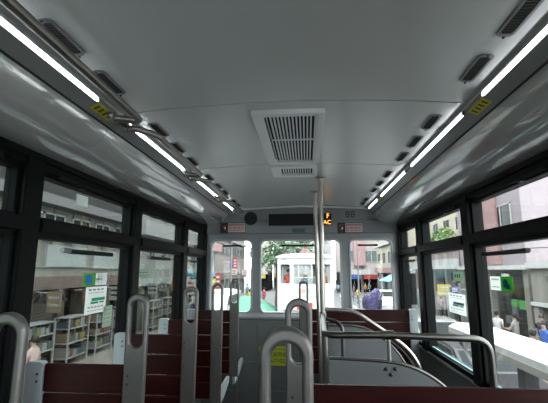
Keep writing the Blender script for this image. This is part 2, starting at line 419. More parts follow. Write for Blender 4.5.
box('sheet', M_ysign, (-.45, -.195, YF - .010, YF - .008, .372, .542), r)
for bd, sz, z in (('ENQUIRY HOTLINE', .027, .516), ('路線查詢熱線', .044, .468), ('2548-7102', .052, .414)):
    text('lettering', bd, sz, M_ink, r, face_at(-.322, YF - .0105, z, 'S'))

# ------------------------------------------------------------------ light strips, labels
for s, side in ((-1, 'left'), (1, 'right')):
    X = lambda d: XC + s * d
    segs = ((-2.2, -.5), (-.4, 1.20 if s < 0 else 1.262), (1.43, 2.16), (2.30, 3.06), (3.22, 3.68))
    nm = {2: 'just past the first yellow label', 3: 'between the two yellow labels, farther half', 4: 'nearest the front wall', 1: 'closest to the camera', 0: 'behind the camera'}
    for k, (y0, y1) in enumerate(segs):
        r = thing('light_strip', 'white LED light strip along the %s ceiling edge, %s' % (side, nm[k]), 'lamp', (X(.637), y0, 1.79), '%s row of ceiling light strips' % side)
        p = [(X(.640), 1.7905), (X(.640), 1.797), (X(.636), 1.797), (X(.635), 1.794), (X(.636), 1.7905)]
        MB().prism(p, 'y', y0, y1).build('diffuser', M_led, r)
        b = MB()
        for a, c in ((y0 - .012, y0), (y1, y1 + .012)): b.prism([(X(.641), 1.788), (X(.641), 1.803), (X(.632), 1.803), (X(.631), 1.795), (X(.632), 1.787)], 'y', a, c)
        b.build('end_cap', M_steel, r)
    for k, (y0, y1) in enumerate(((1.212, 1.335) if s < 0 else (1.275, 1.39), (3.085, 3.19))):
        r = thing('warning_label', 'yellow label with black marks on %s ceiling edge, %s' % (side, ('near one', 'far one by the front')[k]), 'label', (X(.64), y0, 1.785), 'yellow ceiling edge labels')
        MB().prism([(X(.668), 1.7715), (X(.638), 1.7855), (X(.638), 1.790), (X(.668), 1.776)], 'y', y0, y1).build('plate', M_yel, r)
        b = MB()
        for j in range(4):
            y = y0 + .012 + j * (y1 - y0) / 4.4
            b.prism([(X(.662), 1.7738), (X(.643), 1.7827), (X(.643), 1.7838), (X(.662), 1.7749)], 'y', y, y + .009)
        b.build('lettering', M_ink, r)

# ------------------------------------------------------------------ oval vents
def vent(x, y, s, label):
    r = thing('ceiling_vent', label, 'vent', (x, y, cz(x)), 'oval ceiling vents')
    z = cz(x); sl = -s * .06
    def stad(hw, hl, n=8):
        q = hw * .8
        return rrect(-hw, hw, -hl, hl, q, n)
    tilt = Matrix.Translation((x, y, z - .002)) @ Matrix.Rotation(s * .085, 4, 'Y')
    fillcurve('frame', [stad(.0215, .081), stad(.0155, .071)], .0006, .0016, M_vent, r, tilt)
    fillcurve('backing', [stad(.017, .074)], .0005, 0, M_dark, r, tilt @ Matrix.Translation((0, 0, .001)))
    b = MB()
    for k in range(13):
        yy = y - .066 + k * .011
        b.obox((x, yy, z - .0028), .031, .0045, .0015, 0, .5)
    b.build('louvre', mat('vent_slat', (.04, .041, .043), .5, .2), r)
    b = MB()
    for q in (-1, 1): b.lathe([(.004, 0), (.003, -.003)], (x, y + q * .081, z - .0055), 8)
    b.build('screw', M_bolt, r); return r
ords = ['nearest', 'second from near', 'third from near', 'fourth from near', 'fifth from near', 'sixth from near', 'seventh from near', 'eighth from near', 'second from the front wall', 'closest to the front wall']
for s, x0, side in ((-1, -.627, 'left'), (1, .511, 'right')):
    first = vent(x0, .895, s, 'oval grey ceiling vent, nearest of the %s row' % side)
    for k, y in enumerate((1.145, 1.58, 1.83, 2.08, 2.47, 2.73, 2.97, 3.37, 3.57)):
        dup(first, (0, y - .895, 0), 'oval grey ceiling vent, %s of the %s row' % (ords[k + 1], side))

# ------------------------------------------------------------------ air conditioning grilles
def grille(name, x0, x1, y0, y1, gx0, gx1, gy0, gy1, label, cross):
    z = 1.838
    r = thing(name, label, 'grille', ((x0 + x1) / 2, (y0 + y1) / 2, z))
    fillcurve('frame', [[(x0, y0), (x1, y0), (x1, y1), (x0, y1)], [(gx0 - .012, gy0 - .006), (gx1 + .012, gy0 - .006), (gx1 + .012, gy1 + .006), (gx0 - .012, gy1 + .006)]], .008, .003, M_white, r, Matrix.Translation((0, 0, z)))
    fillcurve('inner_frame', [[(gx0 - .014, gy0 - .008), (gx1 + .014, gy0 - .008), (gx1 + .014, gy1 + .008), (gx0 - .014, gy1 + .008)], [(gx0, gy0), (gx1, gy0), (gx1, gy1), (gx0, gy1)]], .003, .001, M_white, r, Matrix.Translation((0, 0, z - .002)))
    box('backing', M_dark, (gx0 - .01, gx1 + .01, gy0 - .005, gy1 + .005, z + .006, z + .010), r)
    b = MB(); n = 13; p = (gx1 - gx0) / n
    for k in range(1, n): b.box(gx0 + k * p - .0032, gx0 + k * p + .0032, gy0, gy1, z - .006, z + .004)
    if cross: b.box(gx0, gx1, cross - .003, cross + .003, z - .003, z + .003)
    b.build('louvre', M_white, r)
    return r
g = grille('air_conditioning_grille', -.208, .076, 1.46, 2.215, -.155, .040, 1.49, 2.17, 'large white air conditioning grille in the middle of the ceiling', 1.80)
box('filter_strip', mat('filter_dirty', (.45, .45, .42), .8, noise=(60, .4, (1, 1, 1))), (-.166, -.156, 1.5, 2.1, 1.829, 1.834), g)
grille('air_return_grille', -.206, .068, 2.275, 2.52, -.150, .042, 2.31, 2.485, 'small white slotted grille just in front of the large ceiling grille', None)

# ------------------------------------------------------------------ ceiling handrails, left side
def rail(y0, y1, label, hook0, hook1):
    x, z = -.585, 1.757
    r = thing('ceiling_handrail', label, 'handrail', (x, y0, z), 'stainless handrails under the left ceiling edge')
    pts = []
    if hook0: pts += [(-.672, y0 + .01, 1.757), (-.64, y0 + .012, 1.755), (x, y0 + .09, z)]
    else: pts += [(x, y0, z)]
    if hook1: pts += [(x, y1 - .015, z), (-.672, y1 - .06, 1.757)]
    else: pts += [(x, y1, z)]
    MB().tube(pts, .0125, 14, .04).build('tube', M_steel, r)
    b = MB()
    for h, y in ((hook0, y0 + .01), (hook1, y1 - .06)):
        if h: b.tube([(-.664, y, 1.757), (-.674, y, 1.757)], .02, 16).tube([(-.674, y, 1.757), (-.69, y, 1.775)], .009, 8)
    b.build('flange', M_steel, r)
rail(-1.0, 1.33, 'long polished handrail under the left ceiling edge, nearest of four', 0, 1)
rail(1.365, 2.16, 'polished ceiling handrail starting at the near yellow label', 1, 1)
rail(2.21, 2.90, 'polished ceiling handrail over the left seats, third of four', 1, 1)
rail(2.95, 3.62, 'polished left ceiling handrail ending by the front wall', 1, 1)

# ------------------------------------------------------------------ floor to ceiling poles and stairwell rails
r = thing('grab_pole', 'thick stainless pole from ceiling to the stair rail', 'pole', (.10, 2.62, 0))
MB().tube([(.098, 2.62, .93), (.098, 2.62, 1.842)], .0165, 16).build('tube', M_steel, r)
MB().lathe([(.040, 0), (.040, -.006), (.020, -.012), (.018, -.03)], (.098, 2.62, 1.846), 20).build('flange', M_steel, r)
MB().lathe([(.021, -.02), (.021, .02)], (.098, 2.62, .95), 16).build('coupling', M_steel, r)
r = thing('grab_pole', 'thinner stainless pole at the front bench, behind the thick one', 'pole', (.072, 3.12, 0))
MB().tube([(.100, 3.12, 0), (.070, 3.12, 1.842)], .0165, 16).build('tube', M_steel, r)
MB().lathe([(.036, 0), (.036, -.006), (.020, -.012)], (.070, 3.12, 1.846), 20).build('flange', M_steel, r)
MB().lathe([(.036, 0), (.036, .006), (.02, .012)], (.100, 3.12, 0), 16).build('floor_flange', M_steel, r)

M_rail = mat('brushed_steel', (.30, .285, .265), .36, 1)
r = thing('stair_guard_rail', 'horizontal steel guard rail around the near side of the stairwell', 'handrail', (.08, 1.9, 0))
MB().tube([(.098, 2.62, .95), (.088, 2.35, .937), (.076, 1.905, .935), (.34, 1.9, .940), (.80, 1.9, .928), (.802, 1.9, .66), (.802, 1.9, .0)], .0155, 14, .075).build('tube', M_rail, r)
MB().tube([(.078, 1.91, .93), (.082, 1.93, .5), (.082, 1.93, 0)], .012, 12).build('post', M_steel, r)
MB().tube([(.362, 1.9, .935), (.362, 1.9, .822)], .008, 10).build('post', M_steel, r)
MB().tube([(.338, 1.9, .9405), (.386, 1.9, .9405)], .0205, 14).build('coupling', M_rail, r)
def panel(name, y, top, label, xr):
    r = thing(name, label, 'panel', (.1, y, 0))
    pts = [(.095, 0), (xr, 0)] + [(x, z) for x, z in reversed(top)]
    MB().prism(pts, 'y', y - .006, y + .006).build('sheet', M_lower, r)
    MB().tube([(x, y, z) for x, z in top], .0085, 10, .05).build('edge_tube', M_rail, r)
    return r
p = panel('stairwell_partition', 1.9, [(.095, .838), (.33, .829), (.42, .818), (.513, .784), (.60, .724), (.665, .64), (.70, .50), (.705, .0)], 'grey curved-top panel with three rivets on the near side of the stairwell', .705)
b = MB()
for x, z in ((.345, .797), (.385, .797), (.365, .774)): b.lathe([(.009, 0), (.008, -.005), (.004, -.008)], (x, 1.894, z), 12, 'y')
b.build('rivet', M_bolt, p)
panel('stairwell_partition', 2.585, [(.125, .890), (.30, .886), (.36, .872), (.41, .848), (.50, .785), (.57, .70), (.62, .58), (.64, .40), (.645, 0)], 'grey curved-top panel on the far side of the stairwell, behind the guard rail', .645)
r = thing('stair_handrail', 'steel stair handrail sloping down to the right from the thick pole', 'handrail', (.3, 2.62, 0))
MB().tube([(.098, 2.62, .985), (.300, 2.615, .972), (.476, 2.61, .852), (.60, 2.60, .762), (.66, 2.60, .68), (.70, 2.60, .55), (.71, 2.6, 0)], .0135, 12, .05).build('tube', M_steel, r)
MB().tube([(.44, 2.585, .850), (.58, 2.585, .742), (.635, 2.585, .66), (.665, 2.585, .53)], .0055, 10, .05).build('lower_tube', M_seam, r)
r = thing('stair_handrail', 'short bent steel grab rail at the stairwell entrance beside the pole', 'handrail', (.2, 2.5, 0))
MB().tube([(.098, 2.60, .93), (.17, 2.53, .922), (.208, 2.5, .89), (.208, 2.5, 0)], .0115, 12, .04).build('tube', M_rail, r)

# ------------------------------------------------------------------ benches
def hook_post(xc, y, r):
    """cast post with a long looped hand hold"""
    def arc(cx, cy, rad, a0, a1, n=14): return [(cx + rad * math.cos(R(a0 + (a1 - a0) * k / n)), cy + rad * math.sin(R(a0 + (a1 - a0) * k / n))) for k in range(n + 1)]
    w = .0335; wi = .0295
    out = [(-.030, .40), (.030, .40), (.031, .70), (.032, .90)] + arc(0, 1.1065, w, 0, 180) + [(-.032, .90), (-.031, .70)]
    hole = arc(0, 1.100, wi, 0, 180) + arc(0, .985, wi, 180, 360)
    fillcurve('grab_handle', [[(x + xc, z) for x, z in out], [(x + xc, z) for x, z in hole]], .004, .0065, M_alu, r, XZ(y))
def bench(xa, xb, y, aisle, label, group, post=True, top=.905, wallplate=True):
    """aisle: +1 if the aisle end is at xb, -1 if at xa"""
    r = thing('wooden_bench', label, 'bench', ((xa + xb) / 2, y, 0), group)
    pa = .075; pw = .062
    if aisle > 0: sx0, sx1 = xa + (pw if wallplate else 0), xb - pa + .012; px = xb - .0375; wx0, wx1 = xa, xa + pw
    else: sx0, sx1 = xa + pa - .012, xb - (pw if wallplate else 0); px = xa + .0375; wx0, wx1 = xb - pw, xb
    b = MB()
    for k in range(5):
        z1 = top - k * .0985; z0 = z1 - .094; dy = [0, .004, .006, .004, -.004][k]
        b.box(sx0, sx1, y + dy, y + dy + .018, z0, z1)
    b.build('backrest', M_red, r, .004)
    b = MB()
    for k in range(5): b.box(sx0, sx1, y + .035 + k * .078, y + .035 + k * .078 + .072, .432 - .003 * (4 - k), .450 + .004 * (k == 4))
    b.build('seat', M_red, r, .004)
    if post: hook_post(px, y + .004, r)
    sx = px
    b = MB(); b.prism([(y + .012, .42), (y + .41, .455), (y + .425, .448), (y + .40, .41), (y + .24, .36), (y + .12, .345), (y + .012, .33)], 'x', sx - .012 , sx + .012)
    b.build('side_frame', M_side, r, .003)
    if wallplate:
        b = MB(); b.prism(rrect(wx0, wx1, .33, top + .006, .012, 4), 'y', y - .008, y + .022).build('wall_bracket', M_side, r)
        b = MB(); bx = wx1 - .018 if aisle > 0 else wx0 + .018
        for z in (.872, .848): b.lathe([(.0045, 0), (.004, -.003)], (bx, y - .008, z), 8, 'y')
        b.build('bolt', M_bolt, r)
        b = MB(); wm = (wx0 + wx1) / 2
        b.prism([(y + .02, .42), (y + .41, .43), (y + .40, .40), (y + .02, .33)], 'x', wm - .012, wm + .012).build('side_frame', M_side, r)
    b = MB(); bx = px + (-.022 if aisle > 0 else -.022)
    for z in (.872, .845, .76, .665, .57): b.lathe([(.0042, 0), (.004, -.003)], (px - .020, y - .0065, z), 8, 'y')
    if post: b.build('bolt', M_bolt, r)
    for lx in ((px,) + (((wx0 + wx1) / 2,) if wallplate else ())):
        MB().box(lx - .015, lx + .015, y + .10, y + .14, 0, .37).box(lx - .02, lx + .02, y + .03, y + .32, 0, .012).build('leg', M_alu, r, .002)
    return r
gl = 'single wooden benches along the left windows'
for y, lab in ((.775, 'single wooden bench nearest the camera along the left windows, with looped grab handle'), (1.40, 'single red slatted bench under the large left window with the white notice'),
               (2.05, 'single red slatted bench beside the second left window, third from the front'), (2.67, 'single red bench by the left windows, one row behind the frontmost'),
               (3.31, 'frontmost single red bench of the left row, facing the front window')):
    bench(XL + .012, -.5605, y, 1, lab, gl)
gr = 'double wooden benches on the right'
bench(-.070, .875, .615, -1, 'double wooden bench nearest the camera, with the largest looped aisle handle', gr)
bench(-.064, .875, 1.215, -1, 'double red bench directly behind the panel with three rivets', gr, wallplate=False)
bench(-.068, .862, 3.31, -1, 'frontmost double red bench beyond the stairwell rails', gr, top=.92)

# ------------------------------------------------------------------ notices on the glass
def notice(s, y0, y1, z0, z1, label, base, prints, name='notice', span=(0, 1)):
    x = (XL + .004 * 0 if s < 0 else XR)
    r = thing(name, label, 'notice', (x, (y0 + y1) / 2, z0))
    def bx(d0, d1, a, b_, c, d):
        p, q = sorted((x - s * d0, x - s * d1)); return (p, q, a, b_, c, d)
    sa, sc = (y0 + (y1 - y0) * span[0], y0 + (y1 - y0) * span[1]) if s < 0 else (y1 - (y1 - y0) * span[1], y1 - (y1 - y0) * span[0])
    box('sheet', base, bx(-.0075, -.0065, sa, sc, z0, z1), r)
    for nm, m, items in prints:
        b = MB()
        for u0, u1, v0, v1 in items:
            # u runs left to right as read from inside the tram
            if s < 0: a, c = y0 + (y1 - y0) * u0, y0 + (y1 - y0) * u1
            else: a, c = y1 - (y1 - y0) * u1, y1 - (y1 - y0) * u0
            b.box(*bx(-.0065, -.0058, a, c, z0 + (z1 - z0) * v0, z0 + (z1 - z0) * v1))
        b.build(nm, m, r)
    return r
lines = lambda v, n, h=.02, a=.12, c=.9: [(a + (c - a) * j / n, a + (c - a) * (j + .62) / n, v, v + h) for j in range(n)]
def papermat(name, col):
    m = bpy.data.materials.new(name); m.use_nodes = True; n = m.node_tree.nodes; l = m.node_tree.links; n.remove(n['Principled BSDF'])
    d = n.new('ShaderNodeBsdfDiffuse'); t = n.new('ShaderNodeBsdfTranslucent'); x = n.new('ShaderNodeMixShader'); x.inputs[0].default_value = .45
    d.inputs[0].default_value = t.inputs[0].default_value = (*col, 1)
    l.new(d.outputs[0], x.inputs[1]); l.new(t.outputs[0], x.inputs[2]); l.new(x.outputs[0], n['Material Output'].inputs[0]); return m
P_white = papermat('translucent_paper', (.88, .90, .88)); P_green = papermat('translucent_green', (.12, .40, .07)); P_pale = papermat('translucent_pale_green', (.42, .52, .42)); P_blue = papermat('translucent_blue', (.06, .3, .7)); P_ink = papermat('translucent_green_ink', (.02, .42, .2))
M_inkg = mat('grey_ink', (.25, .27, .26), .7)
A4 = [('lettering', M_inkg, lines(.86, 4, .05) + lines(.76, 9, .02) + lines(.22, 5, .035) + lines(.10, 7, .02)),
      ('green_lettering', P_ink, [(.28, .92, .46, .58), (.24, .6, .36, .44), (.66, .88, .37, .43)])]
notice(-1, 1.775, 1.965, 1.028, 1.152, 'white A4 notice with green print on the left window', P_white, A4)
notice(-1, 1.945, 2.035, .950, 1.052, 'narrow pale green slip taped below the left white notice', P_pale, [('lettering', M_inkg, lines(.8, 3, .03) + lines(.6, 4, .02) + lines(.4, 3, .02) + lines(.2, 4, .02))])
notice(-1, 1.745, 1.955, 1.158, 1.215, 'green and white sticker above the left white notice', P_green, [('blue_print', P_blue, [(.1, .35, .15, .85)]), ('white_print', P_white, [(.5, 1, 0, 1)]), ('lettering', P_ink, [(.6, .64, .1, .9), (.74, .78, .1, .9), (.5, .8, .46, .54), (.84, .95, .3, .36), (.84, .95, .6, .66)])], 'sticker', (0, .5))
notice(-1, 2.32, 2.50, 1.180, 1.235, 'pale sticker on the second left window pane', P_pale, [('lettering', M_inkg, lines(.6, 5, .1) + lines(.3, 7, .06))], 'sticker')
notice(1, 2.39, 2.655, .972, 1.090, 'white notice with green print on the right window', P_white, A4)
notice(1, 1.84, 2.05, 1.136, 1.200, 'green and white sticker on the nearest right window', P_green, [('white_print', P_white, [(0, .48, 0, 1)]), ('lettering', M_inkg, lines(.72, 4, .12, .07, .44) + lines(.2, 5, .08, .07, .44)), ('blue_print', P_blue, [(.60, .80, .25, .80), (.7, .9, .15, .5)])], 'sticker', (.48, 1))
notice(1, 2.39, 2.545, 1.155, 1.222, 'pale sticker above the right white notice', P_pale, [('lettering', M_inkg, lines(.45, 3, .3, .15, .8)), ('red_print', M_redi, [(.2, .7, .02, .15)])], 'sticker')
notice(-1, 1.64, 1.73, 1.515, 1.562, 'small white tag hanging at the upper left window', P_white, [], 'sticker')

# ================================================================== OUTSIDE
GZ = -2.2
b = MB(); b.box(-60, 60, -25, 140, GZ - .2, GZ); struct(b.build('ground', M_road))
b = MB(); b.box(-9.4, -6.2, -10, 60, GZ, GZ + .14); struct(b.build('pavement_left', M_pave))
b = MB(); b.box(6.1, 9.8, -10, 75, GZ, GZ + .14); b.cur = 1; b.box(5.95, 6.1, -10, 75, GZ, GZ + .15); struct(b.build('pavement_right', [M_pave, M_kerb]))
b = MB(); b.box(1.75, 3.0, -6, 7.2, GZ, GZ + .12); b.cur = 1; b.box(3.0, 3.12, -6, 7.2, GZ, GZ + .13); struct(b.build('tram_stop_island', [M_pave, M_kerb]))
b = MB()
for x in (-.59, .47): b.box(x - .03, x + .03, -10, 90, GZ, GZ + .012)
for x in (-3.2, -2.14): b.box(x - .03, x + .03, -10, 90, GZ, GZ + .012)
struct(b.build('tram_tracks', M_steel))
b = MB()
for y in range(-6, 60, 4): b.box(4.4, 4.5, y, y + 2, GZ, GZ + .006)
struct(b.build('road_marking', M_pap))

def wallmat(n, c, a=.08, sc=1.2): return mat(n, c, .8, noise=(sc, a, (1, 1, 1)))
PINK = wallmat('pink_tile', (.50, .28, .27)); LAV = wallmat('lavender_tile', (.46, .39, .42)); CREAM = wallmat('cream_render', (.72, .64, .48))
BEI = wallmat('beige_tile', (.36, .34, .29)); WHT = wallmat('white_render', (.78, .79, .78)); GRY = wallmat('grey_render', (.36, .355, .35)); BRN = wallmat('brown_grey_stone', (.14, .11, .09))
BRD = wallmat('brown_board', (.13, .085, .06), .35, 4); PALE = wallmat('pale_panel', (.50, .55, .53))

def side_building(name, label, x, s, y0, y1, base, H, z_shop, bands, win_rows, bay, shop, depth=9):
    """block whose street face is the plane X=x; s=-1: left of the street (faces +X), s=+1: right"""
    r = thing(name, label, 'building', (x + s * depth / 2, (y0 + y1) / 2, GZ))
    def bx(d0, d1): return sorted((x - s * d0, x - s * d1))   # d outward to the street
    p, q = bx(-depth, 0); box('wall', base, (p, q, y0, y1, z_shop, H), r)
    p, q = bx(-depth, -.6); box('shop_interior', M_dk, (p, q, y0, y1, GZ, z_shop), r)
    for z0, z1, d, m in bands:
        p, q = bx(-.05, d); box('cornice', m, (p, q, y0, y1, z0, z1), r)
    n = max(1, int((y1 - y0) / bay)); st = (y1 - y0) / n
    cnt = 0
    for z0, z1, fr, m in win_rows:
        for k in range(n):
            a = y0 + st * k + st * (1 - fr) / 2; c = a + st * fr
            p, q = bx(-.02, .05); b = MB(); t = .06
            b.box(p, q, a, c, z0, z0 + t).box(p, q, a, c, z1 - t, z1).box(p, q, a, a + t, z0, z1).box(p, q, c - t, c, z0, z1).box(p, q, (a + c) / 2 - t / 2, (a + c) / 2 + t / 2, z0, z1)
            w = b.build('window', m, r); p, q = bx(-.01, .015); box('pane', M_pane, (p, q, a + t, c - t, z0 + t, z1 - t), w)
            cnt += 1
    # shop front: pilasters, signs, shutters
    for k in range(n + 1):
        yy = min(max(y0 + st * k, y0 + .2), y1 - .2); p, q = bx(-.6, .02)
        box('pilaster', shop[0], (p, q, yy - .2, yy + .2, GZ + .1, z_shop), r)
    for k in range(n):
        a = y0 + st * k + .25; c = a + st - .5; kind = shop[1][k % len(shop[1])]
        if kind == 'shutter':
            b = MB(); p, q = bx(-.2, -.12)
            z = GZ + .15
            while z < z_shop - .1: b.box(p, q, a, c, z, z + .09); z += .11
            b.build('shutter', BRN, r)
        elif kind == 'board':
            p, q = bx(-.3, -.1); box('board', BRD, (p, q, a, a + (c - a) * .55, GZ + .3, z_shop - 1.1), r)
            b = MB()
            for j in range(3): b.lathe([(.14, 0), (.14, .02 * -s)], (q if s < 0 else p, a + .3 + j * .38, z_shop - 1.6), 14, 'x')
            b.build('print', M_dk, r)
        elif kind == 'glass':
            p, q = bx(-.3, -.25); box('shop_window', glass_shop, (p, q, a, c, GZ + .5, z_shop - .2), r)
            b = MB(); p, q = bx(-.5, -.4); rr = random.Random(int(y0 * 7) + k)
            for j in range(7):
                b.cur = j % 4
                aa = a + (c - a) * rr.random() * .8; zz = GZ + .4 + rr.random() * 1.8; b.box(p, q, aa, aa + .3 + .4 * rr.random(), zz, zz + .3 + .5 * rr.random())
            b.build('display', [WHT, BRD, M_lgreen, CREAM], r)
    return r
glass_shop = glassmat('shop_glass', (.7, .75, .75), base=.012)
SG = [mat('sign_' + n, c, .5) for n, c in (('orange', (.85, .30, .05)), ('yellow', (.85, .70, .10)), ('red', (.65, .05, .05)), ('blue', (.05, .12, .45)), ('white', (.85, .85, .85)), ('green', (.05, .45, .25)), ('teal', (.10, .50, .55)))]

# left row of buildings
XLB = -9.4
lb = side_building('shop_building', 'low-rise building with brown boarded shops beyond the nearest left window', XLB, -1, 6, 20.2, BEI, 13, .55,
   [(.55, 1.0, .35, wallmat('pinkish_fascia', (.18, .115, .09), .3)), (1.32, 1.36, .08, GRY), (3.5, 3.85, .6, wallmat('mauve_concrete', (.26, .235, .25))), (3.85, 7.4, .57, wallmat('dark_upper_tone', (.012, .012, .013)))],  # upper block's near-black carries reflection and shaded underside in its colour
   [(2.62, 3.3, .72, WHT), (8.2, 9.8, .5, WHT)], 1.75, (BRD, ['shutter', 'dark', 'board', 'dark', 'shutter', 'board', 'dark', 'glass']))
for k, (y0, y1, z0, z1) in enumerate(((9.5, 13.0, 1.45, 2.3), (13.6, 16.2, 1.35, 2.15), (16.8, 19.8, 1.3, 2.1), (7.0, 9.0, 1.4, 2.3))):
    box('wall_panel', PALE, (XLB - .02, XLB + .12, y0, y1, z0, z1), lb)
for y in (10.6, 13.3, 14.6, 17.3, 18.6):
    a = box('air_conditioner', WHT, (XLB + .02, XLB + .42, y, y + .75, 2.35, 2.85), lb); 
    MB().lathe([(.2, 0), (.2, .01)], (XLB + .42, y + .4, 2.6), 14, 'x').build('fan_guard', GRY, a)
rr = random.Random(21)
b = MB()
for k in range(11): b.box(XLB - .01, XLB + .015, 6.6 + k * 1.22, 6.64 + k * 1.22, 1.36, 3.5)
b.build('wall_seam', M_dk, lb)
COL = [mat('goods_%d' % i, tuple(q * .55 for q in c), .7) for i, c in enumerate(((.42, .30, .18), (.55, .52, .46), (.30, .16, .10), (.20, .26, .22), (.50, .42, .12), (.45, .12, .08), (.12, .16, .22), (.62, .60, .56)))]
def stock(x, y, label, n, grp):
    r = thing('goods_shelf', label, 'shelf', (x, y, GZ + .14), grp)
    w = .55; L = 1.3
    b = MB()
    for q in (-L / 2, L / 2):
        for p in (-w / 2, w / 2): b.box(x + p - .02, x + p + .02, y + q - .02, y + q + .02, GZ + .14, GZ + 1.75)
    for z in (.35, .85, 1.35, 1.73): b.box(x - w / 2, x + w / 2, y - L / 2, y + L / 2, GZ + z, GZ + z + .03)
    b.build('rack', M_vent, r)
    for z in (.38, .88, 1.38):
        yy = y - L / 2 + .05
        while yy < y + L / 2 - .2:
            d = rr.uniform(.12, .32); h = rr.uniform(.18, .33); box('carton', rr.choice(COL), (x - w / 2 + .03, x + w / 2 - .03 - rr.random() * .1, yy, yy + d, GZ + z, GZ + z + h), r); yy += d + .03
    return r
for k, (yy, lab) in enumerate(((12.4, 'rack of cartons on the left pavement, first from the camera'), (14.5, 'rack of cartons on the left pavement, before the dark doorway'), (16.4, 'rack of cartons on the left pavement, past the dark doorway'), (18.6, 'rack of cartons on the left pavement, by the end of the boarded shops'), (22.3, 'rack of cartons outside the pale ribbed building, nearer one'), (24.6, 'rack of cartons outside the pale ribbed building, farther one'))):
    stock(XLB + .75, yy, lab, 6, 'goods racks on the left pavement')
for k, (yy, w, h, c, lab) in enumerate(((13.2, .5, .7, 0, 'brown hanging shop board over the first rack'), (15.4, .55, .45, 5, 'dark red hanging shop board over the boarded shops'), (17.6, .45, .6, 7, 'pale hanging shop board before the second left window'), (19.4, .4, .5, 4, 'ochre hanging shop board at the end of the boarded shops'), (22.0, .5, .6, 7, 'off-white hanging board on the pale ribbed building'), (23.6, .45, .5, 1, 'grey hanging board next to the off-white one'))):
    r = thing('hanging_board', lab, 'sign', (XLB + .8, yy, .1))
    box('panel', COL[c], (XLB + .55, XLB + .55 + w, yy - .04, yy + .04, .5 - h, .5), r)
    MB().tube([(XLB + .02, yy, .46), (XLB + .56, yy, .46)], .02, 6).build('bracket', M_vent, r)
    b = MB()
    for j in range(2): b.box(XLB + .6, XLB + .5 + w, yy - .05, yy - .04, .5 - h * (.35 + .35 * j), .5 - h * (.22 + .35 * j))
    b.build('lettering', M_dk if c in (1, 7, 4) else COL[7], r)
for k, yy in enumerate((11.2, 12.9, 14.1)):
    r = thing('shop_lamp', 'dark conical shop lamp under the left fascia, %s' % ('first of three', 'middle of three', 'last of three')[k], 'lamp', (XLB + .5, yy, .5), 'conical shop lamps')
    MB().lathe([(.03, .0), (.05, -.08), (.20, -.30), (.19, -.30)], (XLB + .5, yy, .45), 14).build('shade', M_dk, r)
    MB().tube([(XLB + .0, yy, .5), (XLB + .5, yy, .5), (XLB + .5, yy, .42)], .015, 6).build('arm', M_vent, r)
side_building('shop_building', 'pale ribbed building with small shops beyond the second left window', XLB, -1, 20.4, 31, wallmat('pale_ribbed', (.42, .42, .38)), 14, .35,
   [(.35, .75, .3, PALE), (3.1, 3.9, .9, wallmat('light_band', (.55, .54, .54))), (7.0, 7.5, .5, GRY)],
   [(1.9, 2.9, .45, WHT), (4.4, 6.2, .5, M_dk), (8.0, 9.6, .5, WHT)], 1.8, (BEI, ['glass', 'board', 'glass', 'glass']))
side_building('shop_building', 'light building near the left front corner beyond the third left pane', XLB, -1, 31.2, 40, WHT, 14, .6,
   [(.6, 1.0, .4, SG[6]), (3.0, 3.8, .8, PINK)], [(1.6, 2.7, .6, GRY), (4.4, 6.2, .5, M_dk)], 2.2, (GRY, ['glass']))
side_building('office_building', 'brown stone building with louvres behind the left front window', XLB, -1, 40.2, 60, wallmat('brown_stone', (.34, .29, .265), .06), 16, .2,
   [(.2, .9, .4, BRN), (4.6, 5.0, .3, GRY)], [(2.9, 4.2, .86, GRY), (8, 9, .8, GRY)], 2.4, (GRY, ['glass']))
side_building('shop_building', 'shuttered building beside the tram at the far left edge', XLB, -1, -9, 5.8, GRY, 11, .5,
   [(.5, 1.0, .4, BRD), (3.5, 4.3, .9, WHT)], [(2.0, 3.2, .5, WHT), (5, 6.6, .5, WHT)], 2.4, (BEI, ['shutter', 'glass']))

# signs hanging over the left pavement
def hsign(x, y, z, w, h, m, label, d=.12, pole=True, side=-1):
    r = thing('street_sign', label, 'sign', (x, y, z))
    box('panel', m, (x - w / 2, x + w / 2, y - d / 2, y + d / 2, z - h / 2, z + h / 2), r)
    b = MB()
    for j in range(3):
        b.box(x - w * .3, x + w * .3, y - d / 2 - .01, y - d / 2, z - h * .36 + j * h * .27, z - h * .36 + j * h * .27 + h * .14)
    b.build('lettering', SG[4] if m is not SG[4] else SG[2], r)
    e = XLB if side < 0 else 9.5
    x2 = x + side * w / 2
    MB().tube([(x2, y, z), (e, y, z)], .03, 6).build('bracket', M_vent, r)
    return r
hsign(-8.3, 25.6, .35, .9, .9, SG[0], 'orange square shop sign over the left pavement')
hsign(-7.9, 27.0, .1, .7, 1.0, SG[4], 'white upright shop sign beside the orange sign')
hsign(-8.2, 34.0, 0, .8, 1.0, SG[1], 'yellow shop sign near the front left corner')
hsign(-7.95, 44.0, 2.0, .42, 1.15, SG[2], 'tall red shop sign seen through the left front window')
hsign(-8.25, 43.4, 1.9, .36, 1.0, SG[3], 'tall blue shop sign beside the red one')

# right row: podium wall and pink block
XRB = 9.6
rb = side_building('shop_building', 'pink and lavender tiled building beyond the nearest right window', XRB, 1, 18.4, 26.0, LAV, 15, 1.25,
   [(1.25, 1.45, .25, WHT)], [(3.0, 4.4, .55, WHT), (6.5, 8, .55, WHT)], 2.8, (wallmat('column_cream', (.30, .28, .24)), ['glass', 'glass']))
box('wall_panel', PINK, (XRB - .12, XRB, 20.6, 24.0, 1.5, 15), rb)
side_building('shop_building', 'pink banded building beyond the middle right window', XRB, 1, 26.2, 36.5, wallmat('pink_band_wall', (.50, .37, .36)), 2.75, 1.3,
   [(1.3, 1.95, .35, WHT), (2.6, 2.75, .2, WHT)], [], 2.5, (GRY, ['glass', 'dark', 'glass', 'dark']), depth=2.2)
